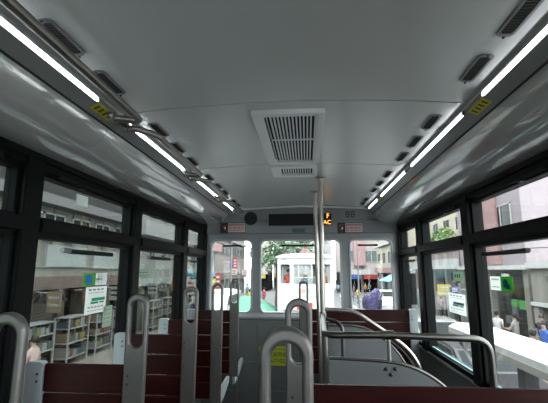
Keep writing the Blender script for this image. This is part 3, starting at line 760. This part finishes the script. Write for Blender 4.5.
# low grey stone shop wall nearest, with column and lettering
r = side_building('shop_building', 'beige stone shop arcade with carved lettering at the right edge', XRB, 1, 3, 18.2, wallmat('beige_stone', (.36, .34, .30), .05), 1.5, -.2,
   [(1.3, 1.55, .2, WHT), (-.25, -.1, .12, WHT)], [], 2.6, (wallmat('column_white', (.42, .40, .36), .05), ['glass', 'dark', 'glass']))
text('lettering', 'KIAZ', .42, M_inkg, r, face_at(XRB - .01, 16.6, .85, 'W'), .01, 1.3)
b = MB(); b.box(XRB - .01, XRB, 16.1, 17.2, .48, .54).box(XRB - .01, XRB, 16.1, 17.2, .28, .33); b.build('lettering', M_inkg, r)
box('sign_box', BRD, (XRB - .9, XRB - .1, 14.3, 14.4, -.45, .55), r)
side_building('tower_building', 'tall cream tower behind the trees on the right', XRB + 8.4, 1, 46, 72, CREAM, 26, 1, [(5, 5.3, .3, WHT), (9, 9.3, .3, WHT)], [(6.0, 7.6, .5, WHT), (10, 11.6, .5, WHT)], 4, (CREAM, ['dark']))
side_building('shop_building', 'cream building beyond the far right window pane', XRB, 1, 42, 56, CREAM, 8, .9, [(.9, 1.5, .4, PINK), (4.2, 4.5, .3, WHT)], [(2, 3.4, .55, WHT), (5, 6.8, .55, WHT)], 3.4, (GRY, ['glass', 'dark']), depth=2.5)
hsign(7.9, 24.2, .1, .75, .6, SG[1], 'yellow shop sign beyond the middle right window', side=1)
hsign(7.95, 22.7, .18, .45, .28, SG[3], 'small blue shop sign right of the yellow one', side=1)
# blue awning
hsign(-7.4, 40.5, 1.05, .55, .6, SG[4], 'small white sign left of the lamp post in the left front window')
hsign(-6.6, 42.5, 1.0, .55, .6, SG[4], 'small white sign right of the tall red sign')
hsign(-6.3, 46.5, .3, .5, .7, SG[1], 'small yellow sign low beside the centre mullion')
hsign(-8.4, 37.6, .2, .5, 1.5, SG[2], 'red upright banner at the left side of the left front window')
r = thing('awning', 'sky blue sloping awning beyond the far right pane', 'awning', (9.0, 37, 0))
MB().prism([(7.3, .15), (9.6, 1.25), (9.6, 1.32), (7.3, .22)], 'y', 36.8, 41.8).build('canvas', mat('awning_blue', (.12, .50, .80), .6), r)
b = MB()
for y in (37, 41.5): b.tube([(7.4, y, .15), (7.4, y, GZ)], .04, 6)
b.build('post', M_vent, r)

# end of street facing the tram
def end_building(label, x0, x1, y, base, H, rows, nb, shopcol, extra=()):
    r = thing('street_end_building', label, 'building', ((x0 + x1) / 2, y + 4, GZ))
    box('wall', base, (x0, x1, y, y + 9, 0.9, H), r)
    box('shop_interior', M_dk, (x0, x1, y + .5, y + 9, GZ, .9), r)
    box('canopy', WHT, (x0, x1, y - 1.2, y + .5, .55, 1.3), r)
    st = (x1 - x0) / nb
    for z0, z1, fr in rows:
        for k in range(nb):
            a = x0 + st * k + st * (1 - fr) / 2; c = a + st * fr; t = .09
            b = MB(); b.box(a, c, y - .08, y, z0, z0 + t).box(a, c, y - .08, y, z1 - t, z1).box(a, a + t, y - .08, y, z0, z1).box(c - t, c, y - .08, y, z0, z1).box((a + c) / 2 - t / 2, (a + c) / 2 + t / 2, y - .08, y, z0, z1)
            w = b.build('window', WHT, r); box('pane', mat('pale_pane', (.25, .33, .33), .2), (a + t, c - t, y - .03, y - .01, z0 + t, z1 - t), w)
    rr = random.Random(int(x0 * 3 + 50))
    for k in range(nb):
        a = x0 + st * k; box('shop_sign', rr.choice(SG), (a + .2, a + st - .3, y - 1.3, y - 1.2, -.1, .5), r)
        box('pilaster', shopcol, (a, a + .3, y + .1, y + .5, GZ, .9), r)
    for p in extra: box(p[0], p[1], p[2], r)
    return r
end_building('pale pink building with bay windows behind the right front window', 5.0, 14.6, 62, wallmat('pale_pink', (.78, .66, .66), .04), 9.5, [(2.4, 4.2, .6), (6, 7.8, .6)], 3, GRY,
   [('bay_window', wallmat('rose_tile', (.68, .42, .44)), (7.1, 8.8, 61, 62, 1.9, 9.5)), ('drain_pipe', GRY, (5.4, 5.6, 61.8, 62, 0, 9.5))])
end_building('white building closing the street behind the other tram', -6, 4.4, 72, WHT, 9, [(2.4, 4.4, .5), (6, 8, .5)], 4, GRY)
end_building('white building with balconies behind the left front window', -9.2, -6.4, 66, wallmat('cream_white', (.80, .76, .66), .04), 8, [(1.8, 2.8, .6), (3.4, 4.6, .6)], 1, BRN)

# tree and shrubs
def tree(x, y, h, crown, n, label, col, seed, zc=None, trunk=True):
    rr = random.Random(seed); r = thing('street_tree', label, 'tree', (x, y, GZ))
    M_bark = mat('bark', (.16, .12, .09), .9, noise=(6, .3, (1, 1, 1)))
    zc = zc if zc is not None else GZ + h - crown
    b = MB(); b.tube([(x, y, GZ), (x + .1, y, GZ + h * .4), (x - .1, y + .1, zc)], [.22, .16, .09], 8)
    for k in range(7):
        t = rr.random() * 6.28; b.tube([(x, y, zc - crown * .7), (x + math.cos(t) * crown * .6, y + math.sin(t) * crown * .6, zc + rr.uniform(-.4, .6) * crown)], [.08, .02], 6)
    b.build('trunk', M_bark, r)
    b = MB(); cl = [(Vector((x, y, zc)) + Vector((rr.gauss(0, .5), rr.gauss(0, .5), rr.gauss(0, .45))) * crown, rr.uniform(.25, .5) * crown) for _ in range(16)]
    for k in range(n):
        c, q = cl[k % 16]; d = Vector((rr.gauss(0, 1), rr.gauss(0, 1), rr.gauss(0, 1))).normalized() * q * rr.random() ** .4
        p = c + d; u = Vector((rr.gauss(0, 1), rr.gauss(0, 1), rr.gauss(0, 1))).normalized(); v = u.cross(Vector((rr.gauss(0, 1), rr.gauss(0, 1), rr.gauss(0, 1)))).normalized()
        sz = rr.uniform(.10, .2); b.cur = k % 2
        b.add([p - u * sz, p + v * sz * .5, p + u * sz, p - v * sz * .5], [(0, 1, 2, 3)])
    b.build('foliage', col, r); return r
LG = [mat('leaf_mid', (.22, .36, .20), .6), mat('leaf_light', (.42, .55, .38), .6)]
LG2 = [mat('leaf_bright', (.16, .36, .08), .6), mat('leaf_yellow', (.35, .48, .16), .6)]
tree(-2.4, 32, 6.4, 1.7, 1500, 'green leafy tree left of the other tram', LG, 3, 3.1)
tree(-.3, 46, 6.5, 1.9, 2200, 'pale green tree behind the roof of the other tram', LG, 4, 3.2)
tree(14.0, 41.5, 7, 1.7, 2400, 'bright green trees above the shops on the right', LG2, 5, 3.5)
tree(15.2, 47, 7, 1.5, 1600, 'bright green tree farther right, near the cream tower', LG2, 6, 4.3)

# ------------------------------------------------------------------ people
def person(x, y, label, top, legs, skin=(.55, .36, .27), hair=(.02, .015, .012), h=1.66, rz=0, stride=.12, gz=None, arms='down', dress=False):
    gz = GZ + .14 if gz is None else gz
    s = h / 1.7
    V = []; E_ = []; Rd = []
    def v(p, r, par_=None):
        V.append(tuple(c * s for c in p)); Rd.append(r * s)
        if par_ is not None: E_.append((par_, len(V) - 1))
        return len(V) - 1
    pel = v((0, 0, .92), .125); ch = v((0, 0, 1.12), .115, pel); sh = v((0, 0, 1.34), .13, ch); nk = v((0, .01, 1.45), .052, sh)
    hd = v((0, .02, 1.53), .070, nk); v((0, .015, 1.60), .082, hd)
    for q in (-1, 1):
        hp = v((.085 * q, 0, .84), .085, pel); st = stride * q
        kn = v((.09 * q, st * .6 + .02, .48), .058, hp); an = v((.09 * q, st * .9 - .04 * (q < 0), .09), .038, kn); v((.095 * q, st * .9 + .13, .035), .032, an)
        s1 = v((.17 * q, 0, 1.35), .055, sh)
        if arms == 'front': el = v((.22 * q, .08, 1.10), .042, s1); wr = v((.13 * q, .28, 1.12), .03, el); v((.10 * q, .35, 1.13), .034, wr)
        elif arms == 'phone' and q > 0: el = v((.22 * q, .06, 1.10), .042, s1); wr = v((.14 * q, .22, 1.30), .03, el); v((.12 * q, .26, 1.36), .034, wr)
        else: el = v((.23 * q, -.03 * q, 1.09), .042, s1); wr = v((.24 * q, .06 - .04 * q, .86), .03, el); v((.235 * q, .08 - .04 * q, .77), .034, wr)
    me = bpy.data.meshes.new('body'); me.from_pydata(V, E_, [])
    o = bpy.data.objects.new('tmp', me); C.objects.link(o)
    m = o.modifiers.new('s', 'SKIN'); 
    for i, d in enumerate(me.skin_vertices[0].data): d.radius = (Rd[i], Rd[i]); d.use_root = (i == 0)
    o.modifiers.new('u', 'SUBSURF').levels = 1
    m2 = bpy.data.meshes.new_from_object(o.evaluated_get(bpy.context.evaluated_depsgraph_get())); bpy.data.objects.remove(o)
    key = '%02d%02d%02d' % tuple(int(c * 99) for c in top); kl = '%02d%02d%02d' % tuple(int(c * 99) for c in legs)
    sk = mat('skin_%d' % int(skin[0] * 99), skin, .6); tp = mat('cloth_' + key, top, .8); lg = mat('cloth_' + kl, legs, .8)
    m2.materials.clear()
    for mm in (sk, tp, lg, M_ink): m2.materials.append(mm)
    for p in m2.polygons:
        c = p.center / s; p.use_smooth = True
        if c.z > 1.42: i = 0
        elif abs(c.x) > .17 and c.z < 1.2: i = 0
        elif arms != 'down' and c.y > .16 and c.z > 1: i = 0
        elif c.z > .90: i = 1
        elif c.z > .08: i = 2
        else: i = 3
        if dress and .5 < c.z <= .9 and abs(c.x) < .2: i = 1
        p.material_index = i
    r = thing('person', label, 'person', (x, y, gz))
    bo = bpy.data.objects.new('body', m2); C.objects.link(bo); bo.parent = r
    b = MB(); b.lathe([(.02, .105), (.07, .09), (.094, .03), (.094, -.03), (.080, -.07), (.02, -.08)], (0, 0, 0), 14)
    ho = b.build('hair', mat('hair_%d' % int(hair[0] * 99), hair, .7)); ho.data.transform(Matrix.Translation((0, -.014 * s, 1.635 * s)) @ Matrix.Rotation(R(18), 4, 'X') @ Matrix.Diagonal((s, s, s, 1))); ho.parent = r
    r.rotation_euler = (0, 0, rz); return r
P = person
GZP = GZ + .14
P(7.33, 17.99, 'person in white cap and pale top on the right pavement, by the pillar', (.75, .72, .72), (.5, .35, .35), hair=(.75, .74, .72), rz=1.2)
P(7.6, 17.2, 'person in white shirt walking on the right pavement behind the white shelter', (.80, .80, .82), (.55, .40, .38), rz=-.9)
P(7.8, 16.2, 'person in grey top with a tan bag on the right pavement', (.36, .34, .33), (.20, .16, .14), rz=.6, arms='front')
P(8.6, 15.9, 'person in dark navy clothes standing at the shop doorway', (.03, .03, .05), (.03, .03, .05), rz=2.4)
P(6.15, 11.9, 'person whose dark-haired head shows just above the white shelter roof', (.40, .30, .28), (.2, .2, .2), rz=.5)
P(7.6, 13.95, 'person in bright blue shirt at the right edge', (.04, .14, .55), (.05, .06, .12), rz=1.9)
P(-6.8, 9.8, 'person in pale pink shirt on the left pavement', (.75, .52, .50), (.2, .2, .25), rz=1.6)
P(-8.3, 29.0, 'person in white shirt by the left shops', (.8, .8, .8), (.1, .1, .15), rz=.4)
P(7.45, 43.5, 'person in black crossing behind the facing white car', (.04, .04, .05), (.05, .05, .06), gz=GZ, rz=1.5, stride=.3, arms='front')
P(4.9, 46, 'person in white top and blue trousers crossing behind the pole', (.8, .8, .82), (.15, .2, .4), gz=GZ, rz=-1.4, stride=.28)
P(5.2, 42.4, 'person in yellow shirt on the far crossing', (.75, .60, .12), (.1, .1, .12), gz=GZ, rz=.5, stride=.2)
P(5.9, 52, 'person in purple dress on the far crossing', (.25, .18, .45), (.25, .18, .45), gz=GZ, rz=1.2, dress=True)
P(-7.4, 36, 'person in orange-red shirt on the far left pavement', (.75, .15, .08), (.1, .1, .12), rz=.4)
P(-7.2, 42, 'person in navy shirt under the red sign', (.04, .08, .25), (.1, .1, .12), rz=2)
P(-6.6, 39, 'person in white dress beside the white lamp post', (.8, .8, .8), (.8, .8, .8), rz=1.1, dress=True)
P(-5.3, 37, 'person in yellow top at the kerb left of the centre mullion', (.8, .6, .1), (.3, .12, .1), gz=GZ, rz=.2)
P(-4.4, 41, 'person in red dress beyond the green minibus', (.55, .08, .12), (.5, .3, .25), gz=GZ, rz=.7, dress=True)

for x_, y_, lab, t_, l_ in ((-7.0, 47, 'person in teal shirt below the tall blue sign', (.1, .4, .42), (.05, .05, .06)), (-6.2, 45, 'person in grey hooded top on the far left kerb', (.3, .3, .32), (.1, .12, .2)),
        (-5.6, 48, 'person in pink blouse right of the white lamp post', (.75, .4, .5), (.12, .1, .1)), (-3.4, 46, 'person in olive jacket behind the mint tent', (.25, .28, .12), (.1, .1, .1)),
        (-2.6, 43, 'person in dark red shirt under the green tree', (.35, .04, .05), (.06, .06, .08)), (4.2, 56, 'person in light blue shirt farthest down the crossing', (.35, .55, .75), (.1, .1, .12)),
        (7.6, 54, 'person in orange vest beyond the purple tarpaulin truck', (.85, .35, .05), (.1, .1, .12)), (8.6, 57, 'person in dark green shirt under the white canopy', (.05, .2, .1), (.15, .13, .1)),
        (9.2, 33, 'person in brown coat at the blue awning', (.2, .12, .08), (.05, .05, .06)), (8.4, 26.5, 'person in burgundy top outside the pink banded building', (.3, .05, .1), (.08, .08, .1))):
    P(x_, y_, lab, t_, l_, gz=GZP if abs(x_) > 6.3 and y_ < 60 and (x_ < 0 or x_ > 6.3) else GZ, rz=x_ * 3, stride=.2)

# ------------------------------------------------------------------ other tram ahead
TY = 14.4; tx = -.063
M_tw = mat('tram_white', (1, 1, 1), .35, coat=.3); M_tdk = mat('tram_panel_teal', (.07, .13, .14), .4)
r = thing('double_decker_tram', 'white double-decker tram facing away on the track ahead', 'tram', (tx, TY + 4, GZ))
hw = .985; zt = 1.66
hl = [rrect(-.90, -.545, .745, 1.435, .06), rrect(-.43, .43, .72, 1.44, .05), rrect(.545, .90, .745, 1.435, .06)]
lo = [rrect(-.85, .85, -1.0, -.15, .08)]
fillcurve('end_wall', [[(-hw, GZ + .35), (hw, GZ + .35), (hw, zt), (-hw, zt)]] + hl + lo, .03, .006, M_tw, r, Matrix.Translation((tx, 0, 0)) @ XZ(TY + .03))
fillcurve('end_wall', [[(-hw, GZ + .35), (hw, GZ + .35), (hw, zt), (-hw, zt)]] + hl + lo, .03, .006, M_tw, r, Matrix.Translation((tx, 0, 0)) @ XZ(TY + 8.5))
for s in (-1, 1):
    ol = [[(TY + .03, GZ + .35), (TY + 8.5, GZ + .35), (TY + 8.5, zt), (TY + .03, zt)]]
    for k in range(7): ol += [rrect(TY + .35 + k * 1.14, TY + 1.3 + k * 1.14, .72, 1.42, .05), rrect(TY + .35 + k * 1.14, TY + 1.3 + k * 1.14, -1.0, -.2, .05)]
    fillcurve('side_wall', ol, .03, 0, M_tw, r, Matrix(((0, 0, 1, tx + s * (hw - .03)), (1, 0, 0, 0), (0, 1, 0, 0), (0, 0, 0, 1))))
b = MB(); b.prism([(tx - 1.04, zt), (tx + 1.04, zt), (tx + 1.04, zt + .05), (tx + .8, zt + .13), (tx, zt + .17), (tx - .8, zt + .13), (tx - 1.04, zt + .05)], 'y', TY - .08, TY + 8.6); b.build('roof', M_tw, r)
b = MB(); b.box(tx - .95, tx + .95, TY + .1, TY + 8.4, -.05, .05).box(tx - .95, tx + .95, TY + .1, TY + 8.4, GZ + .4, GZ + .5); b.build('floor', M_dk, r)
box('window_panel', M_tdk, (tx - .425, tx + .425, TY + .035, TY + .055, .73, .96), r)
b = MB(); b.box(tx - .43, tx + .43, TY + .05, TY + .09, .955, .985)
for q in (-.25, .24): b.box(tx + q - .02, tx + q + .02, TY + .05, TY + .09, .98, 1.44)
b.box(tx - .01, tx + .01, TY + .05, TY + .09, .98, 1.44); b.build('window_frame', M_vent, r)
box('glass', glass_shop, (tx - .43, tx + .43, TY + .07, TY + .075, .98, 1.44), r)
box('lower_panel', M_tdk, (tx - .85, tx + .85, TY + .1, TY + .12, -1.0, -.5), r)
b = MB(); b.lathe([(.02, .42), (.03, .20), (.12, .16), (.22, .03), (.26, 0)], (tx, TY + .5, zt + .16), 12); b.build('trolley_base', mat('trolley_red', (.22, .04, .03), .5), r)
MB().tube([(tx, TY + .5, zt + .5), (tx, TY + 4.0, zt + 2.6)], .025, 8).build('trolley_pole', M_ink, r)
text('lettering', '202', .13, M_inkg, r, face_at(tx - .78, TY - .012, 1.57, 'S'), .003)
text('lettering', '202', .13, M_inkg, r, face_at(tx + .78, TY - .012, 1.57, 'S'), .003)
for k, (ch, m) in enumerate((('日', 'peach'), ('正', 'peach'), ('聯', 'orange'), ('生', 'mint'), ('活', 'mint'), ('館', 'mint'))):
    mm = {'peach': mat('peach_print', (.85, .42, .28), .5), 'orange': mat('orange_print', (.8, .18, .06), .5), 'mint': mat('mint_print', (.25, .62, .42), .5)}[m]
    text('lettering', ch, .21, mm, r, face_at(tx - .52 + k * .22, TY - .012, .48, 'S'), .003)
b = MB()
for j in range(16):
    if j % 5 != 4: b.box(tx - .58 + j * .075, tx - .53 + j * .075, TY - .01, TY - .002, .27, .32)
b.build('lettering', M_inkg, r)
for q in (-.27, .18): box('tail_light', mat('tail_light', (.7, .03, .03), .3), (tx + q - .05, tx + q + .06, TY - .02, TY, -.13, .10), r)
for q in (-.7, .7):
    MB().lathe([(.3, -.05), (.3, .05)], (tx + q, TY + 3, GZ + .3), 18, 'x').build('wheel', M_vent, r)
P(tx - .62, TY + .35, 'passenger in red shirt at the upper left window of the other tram', (.75, .10, .06), (.1, .1, .1), h=1.2, gz=.05, rz=3.14)
P(tx + .66, TY + .35, 'passenger in peach top at the upper right window of the other tram', (.8, .38, .28), (.1, .1, .1), h=1.2, gz=.05, rz=2.9)

# ------------------------------------------------------------------ vehicles
def wheel(b, x, y, z, r_=.33, w=.2): b.lathe([(r_ * .6, -w / 2), (r_, -w / 2 + .02), (r_, w / 2 - .02), (r_ * .6, w / 2)], (x, y, z), 18, 'x')
def vehicle(name, label, cat, x, y, rz, L, Wd, H, body, roofm, style):
    r = thing(name, label, cat, (0, 0, 0))
    hL = L / 2
    if style == 'van':
        sd = [(-hL, .35), (hL - .1, .35), (hL, .7), (hL - .15, 1.25), (hL - .75, H - .15), (hL - 1.0, H - .05), (-hL + .1, H - .05), (-hL, H - .3)]
        gls = [(hL - .28, 1.25), (hL - .78, H - .25), (-hL + .3, H - .25), (-hL + .3, 1.25)]
    elif style == 'truck':
        sd = [(-hL, .7), (hL - 1.6, .7), (hL - 1.6, .4), (hL, .4), (hL, 1.2), (hL - .3, H), (hL - 1.55, H), (hL - 1.55, 1.1), (-hL, 1.1)]
        gls = [(hL - .1, 1.25), (hL - .4, H - .12), (hL - 1.3, H - .12), (hL - 1.3, 1.25)]
    else:
        sd = [(-hL, .3), (hL, .3), (hL, .72), (hL - .25, .86), (hL - 1.15, .95), (hL - 1.75, H - .05), (hL - 2.0, H), (-hL + 1.1, H), (-hL + .9, H - .05), (-hL + .35, .98), (-hL, .92)]
        gls = [(hL - 1.3, .97), (hL - 1.8, H - .08), (-hL + 1.05, H - .08), (-hL + .6, .99)]
    def place(m): return Matrix.Translation((x, y, GZ)) @ Matrix.Rotation(rz, 4, 'Z')
    parts = []
    b = MB(); b.prism(sd, 'x', -Wd / 2, Wd / 2); parts.append(b.build('body', body, None, .06))
    b = MB(); b.prism(gls, 'x', -Wd / 2 - .006, Wd / 2 + .006); parts.append(b.build('side_window', M_pane))
    p0, p1 = gls[0], gls[1]; b = MB(); yo = .02
    ws = [(p0[0] + .10, p0[1] + .02), (p1[0] + .10, p1[1]), (p1[0] + .0, p1[1]), (p0[0] + .0, p0[1] + .02)]
    b.prism(ws, 'x', -Wd / 2 + .15, Wd / 2 - .15); parts.append(b.build('windscreen', M_pane))
    if style == 'van':
        b = MB(); b.prism([(-Wd / 2 - .02, H - .25), (Wd / 2 + .02, H - .25), (Wd / 2 - .05, H - .02), (0, H + .08), (-Wd / 2 + .05, H - .02)], 'y', -hL + .05, hL - .75); parts.append(b.build('roof', roofm))
    if style == 'truck':
        b = MB(); b.prism([(-Wd / 2 - .05, 1.1), (Wd / 2 + .05, 1.1), (Wd / 2 - .1, H + .1), (.3, H + .45), (-.3, H + .4), (-Wd / 2 + .1, H)], 'y', -hL, hL - 1.7); parts.append(b.build('tarpaulin', roofm, None, .05))
    for q in (-1, 1): parts.append(MB().box(q * Wd * .38 - .14, q * Wd * .38 + .14, hL - .04, hL + .02, .55, .72).build('headlight', SG[4]))
    for q in (-1, 1):
        for yy in (-hL + .8, hL - .8):
            b = MB(); wheel(b, q * (Wd / 2 - .08), yy, .33); parts.append(b.build('wheel', M_rubber))
    r.location = (x, y, GZ); r.rotation_euler = (0, 0, rz)
    for p in parts: p.parent = r
    return r
M_cream = mat('minibus_cream', (.78, .78, .66), .35); M_mint = mat('minibus_green', (.10, .55, .33), .4)
r = thing('market_tent', 'mint green hipped tent roof left of the other tram', 'tent', (-1.95, 14.2, GZ))
b = MB(); x0, x1, y0, y1, ze, zp = -2.68, -1.15, 12.7, 15.6, -.20, .34
b.add([(x0, y0, ze), (x1, y0, ze), (x1, y1, ze), (x0, y1, ze), (-2.3, 14.1, zp), (-1.75, 14.1, zp)], [(0, 1, 5, 4), (1, 2, 5), (2, 3, 4, 5), (3, 0, 4), (0, 3, 2, 1)])
b.build('canopy', mat('canvas_mint', (.07, .33, .20), .7), r)
b = MB(); b.box(x0, x1, y0 - .02, y0, ze - .16, ze + .01).box(x0, x1, y1, y1 + .02, ze - .16, ze).box(x0 - .02, x0, y0, y1, ze - .16, ze).box(x1, x1 + .02, y0, y1, ze - .16, ze)
b.build('valance', mat('canvas_green', (.02, .20, .10), .7), r)
for px, py in ((x0 + .05, y0 + .05), (x1 - .05, y0 + .05), (x0 + .05, y1 - .05), (x1 - .05, y1 - .05)): MB().tube([(px, py, GZ), (px, py, ze)], .025, 8).build('leg', WHT, r)
vehicle('van', 'white van behind the seat handles, left of the mint green tent', 'van', -5.9, 27, R(180), 4.8, 1.9, 2.05, M_tw, M_tw, 'van')
vehicle('car', 'white car facing the tram on the right of the street ahead', 'car', 6.9, 34.8, R(176), 4.4, 1.8, 1.75, M_tw, None, 'car')
r = thing('covered_cart', 'cart piled under a purple tarpaulin left of the facing white car', 'cart', (5.15, 33.0, GZ))
b = MB(); rr = random.Random(9); rings = []
for j, (sc, z) in enumerate(((1, .45), (1.06, .8), (1.04, 1.2), (1.0, 1.5), (.82, 1.74), (.35, 1.84))):
    for k in range(14):
        t = k / 14 * 6.283; lum = (1.1, .85, 1.05, .9, 1.15, .8, 1, 1.12, .86, 1.08, .9, 1.1, .82, 1)[k]; rings.append((5.15 + math.cos(t) * .68 * sc * lum, 33.0 + math.sin(t) * .9 * sc * lum, GZ + z * (.93 + .13 * math.cos(t + .4) * (j > 1) + rr.uniform(-.04, .04))))
b.add(rings, [(i * 14 + k, i * 14 + (k + 1) % 14, (i + 1) * 14 + (k + 1) % 14, (i + 1) * 14 + k) for i in range(5) for k in range(14)] + [tuple(range(70, 84))], True)
b.build('tarpaulin', mat('tarp_purple', (.09, .08, .22), .9, noise=(4, .8, (1, 1, 1)), bump=.3), r)
MB().box(4.6, 5.7, 32.2, 33.8, GZ + .38, GZ + .46).build('cart_bed', M_dk, r)
for px in (4.65, 5.65): b = MB(); wheel(b, px, 33.0, GZ + .3, .3, .08); b.build('wheel', M_rubber, r)
vehicle('car', 'silver car parked ahead of the tram stop shelter', 'car', 5.0, 17.0, R(180), 4.3, 1.75, 1.5, mat('car_silver', (.5, .52, .54), .25, .5), None, 'car')
vehicle('car', 'dark car beside the tip of the white shelter roof', 'car', 4.6, 11.6, R(180), 4.3, 1.75, 1.45, mat('car_dark', (.04, .045, .05), .25), None, 'car')

# tram stop shelter
r = thing('tram_stop_shelter', 'long white tram stop shelter roof on grey columns outside the right windows', 'shelter', (2.4, 2, GZ))
b = MB(); b.prism([(2.18, .275), (2.18, .37), (2.24, .405), (2.70, .41), (2.70, .30), (2.3, .275)], 'y', -4.5, 6.6)
b.add([(2.18, 6.6, .275), (2.18, 6.6, .37), (2.24, 6.6, .405), (2.70, 6.6, .41), (2.70, 6.6, .30), (2.38, 6.95, .36), (2.45, 6.95, .39)], [(0, 1, 5), (1, 2, 6, 5), (2, 3, 6), (3, 4, 5, 6), (4, 0, 5)])
b.build('roof', mat('shelter_white', (.82, .82, .80), .45), r)
b = MB(); b.box(2.172, 2.182, -4.5, 6.6, .225, .30); b.build('shaded_fascia', mat('shelter_fascia_shade', (.42, .40, .36), .6), r)  # fascia strip, its grey-beige puts the roof's shadow side into the colour
for y in (-3.2, .8, 4.64):
    box('column', mat('column_grey', (.06, .062, .065), .5, spec=.2), (2.24, 2.38, y - .07, y + .07, GZ + .1, .28), r)
for y in (5.9,):
    MB().tube([(2.25, 6.5, .26), (2.32, 5.6, -.35)], .02, 8).build('brace', WHT, r)

# street lamps, poles, wires
def lamp(x, y, h, label, arm):
    r = thing('street_lamp', label, 'street lamp', (x, y, GZ))
    MB().tube([(x, y, GZ), (x, y, GZ + h)], [.08, .05], 10).build('pole', GRY, r)
    MB().tube([(x, y, GZ + h - .1), (x + arm * .5, y, GZ + h + .3), (x + arm, y, GZ + h + .35)], .05, 8, .3).build('arm', WHT, r)
    MB().obox((x + arm, y, GZ + h + .3), .7, .28, .12).build('lamp_head', WHT, r, .02)
lamp(-5.9, 31, 9, 'white street lamp post seen through the left front window', 1.6)
lamp(4.75, 38, 9, 'white street lamp post seen through the right front window', -1.4)
for a, c, lab in (((-9.3, 16, 4.9), (9.5, 16, 5.2), 'dark span wire crossing the street, nearer one'), ((-9.3, 30, 4.9), (9.5, 30, 5.0), 'dark span wire crossing the street, farther one'),
                  ((tx, -10, 4.4), (tx, 42, 4.4), 'dark trolley wire running along above the tram track'), ((9.4, 10, 2.1), (9.4, 18, 2.15), 'thin wire along the right street facade')):
    b = MB(); b.tube([a, ((a[0] + c[0]) / 2, (a[1] + c[1]) / 2, (a[2] + c[2]) / 2 - .1), c], .018, 5)
    tag(b.build('overhead_wire', M_ink), lab, 'wire', 'overhead wires')
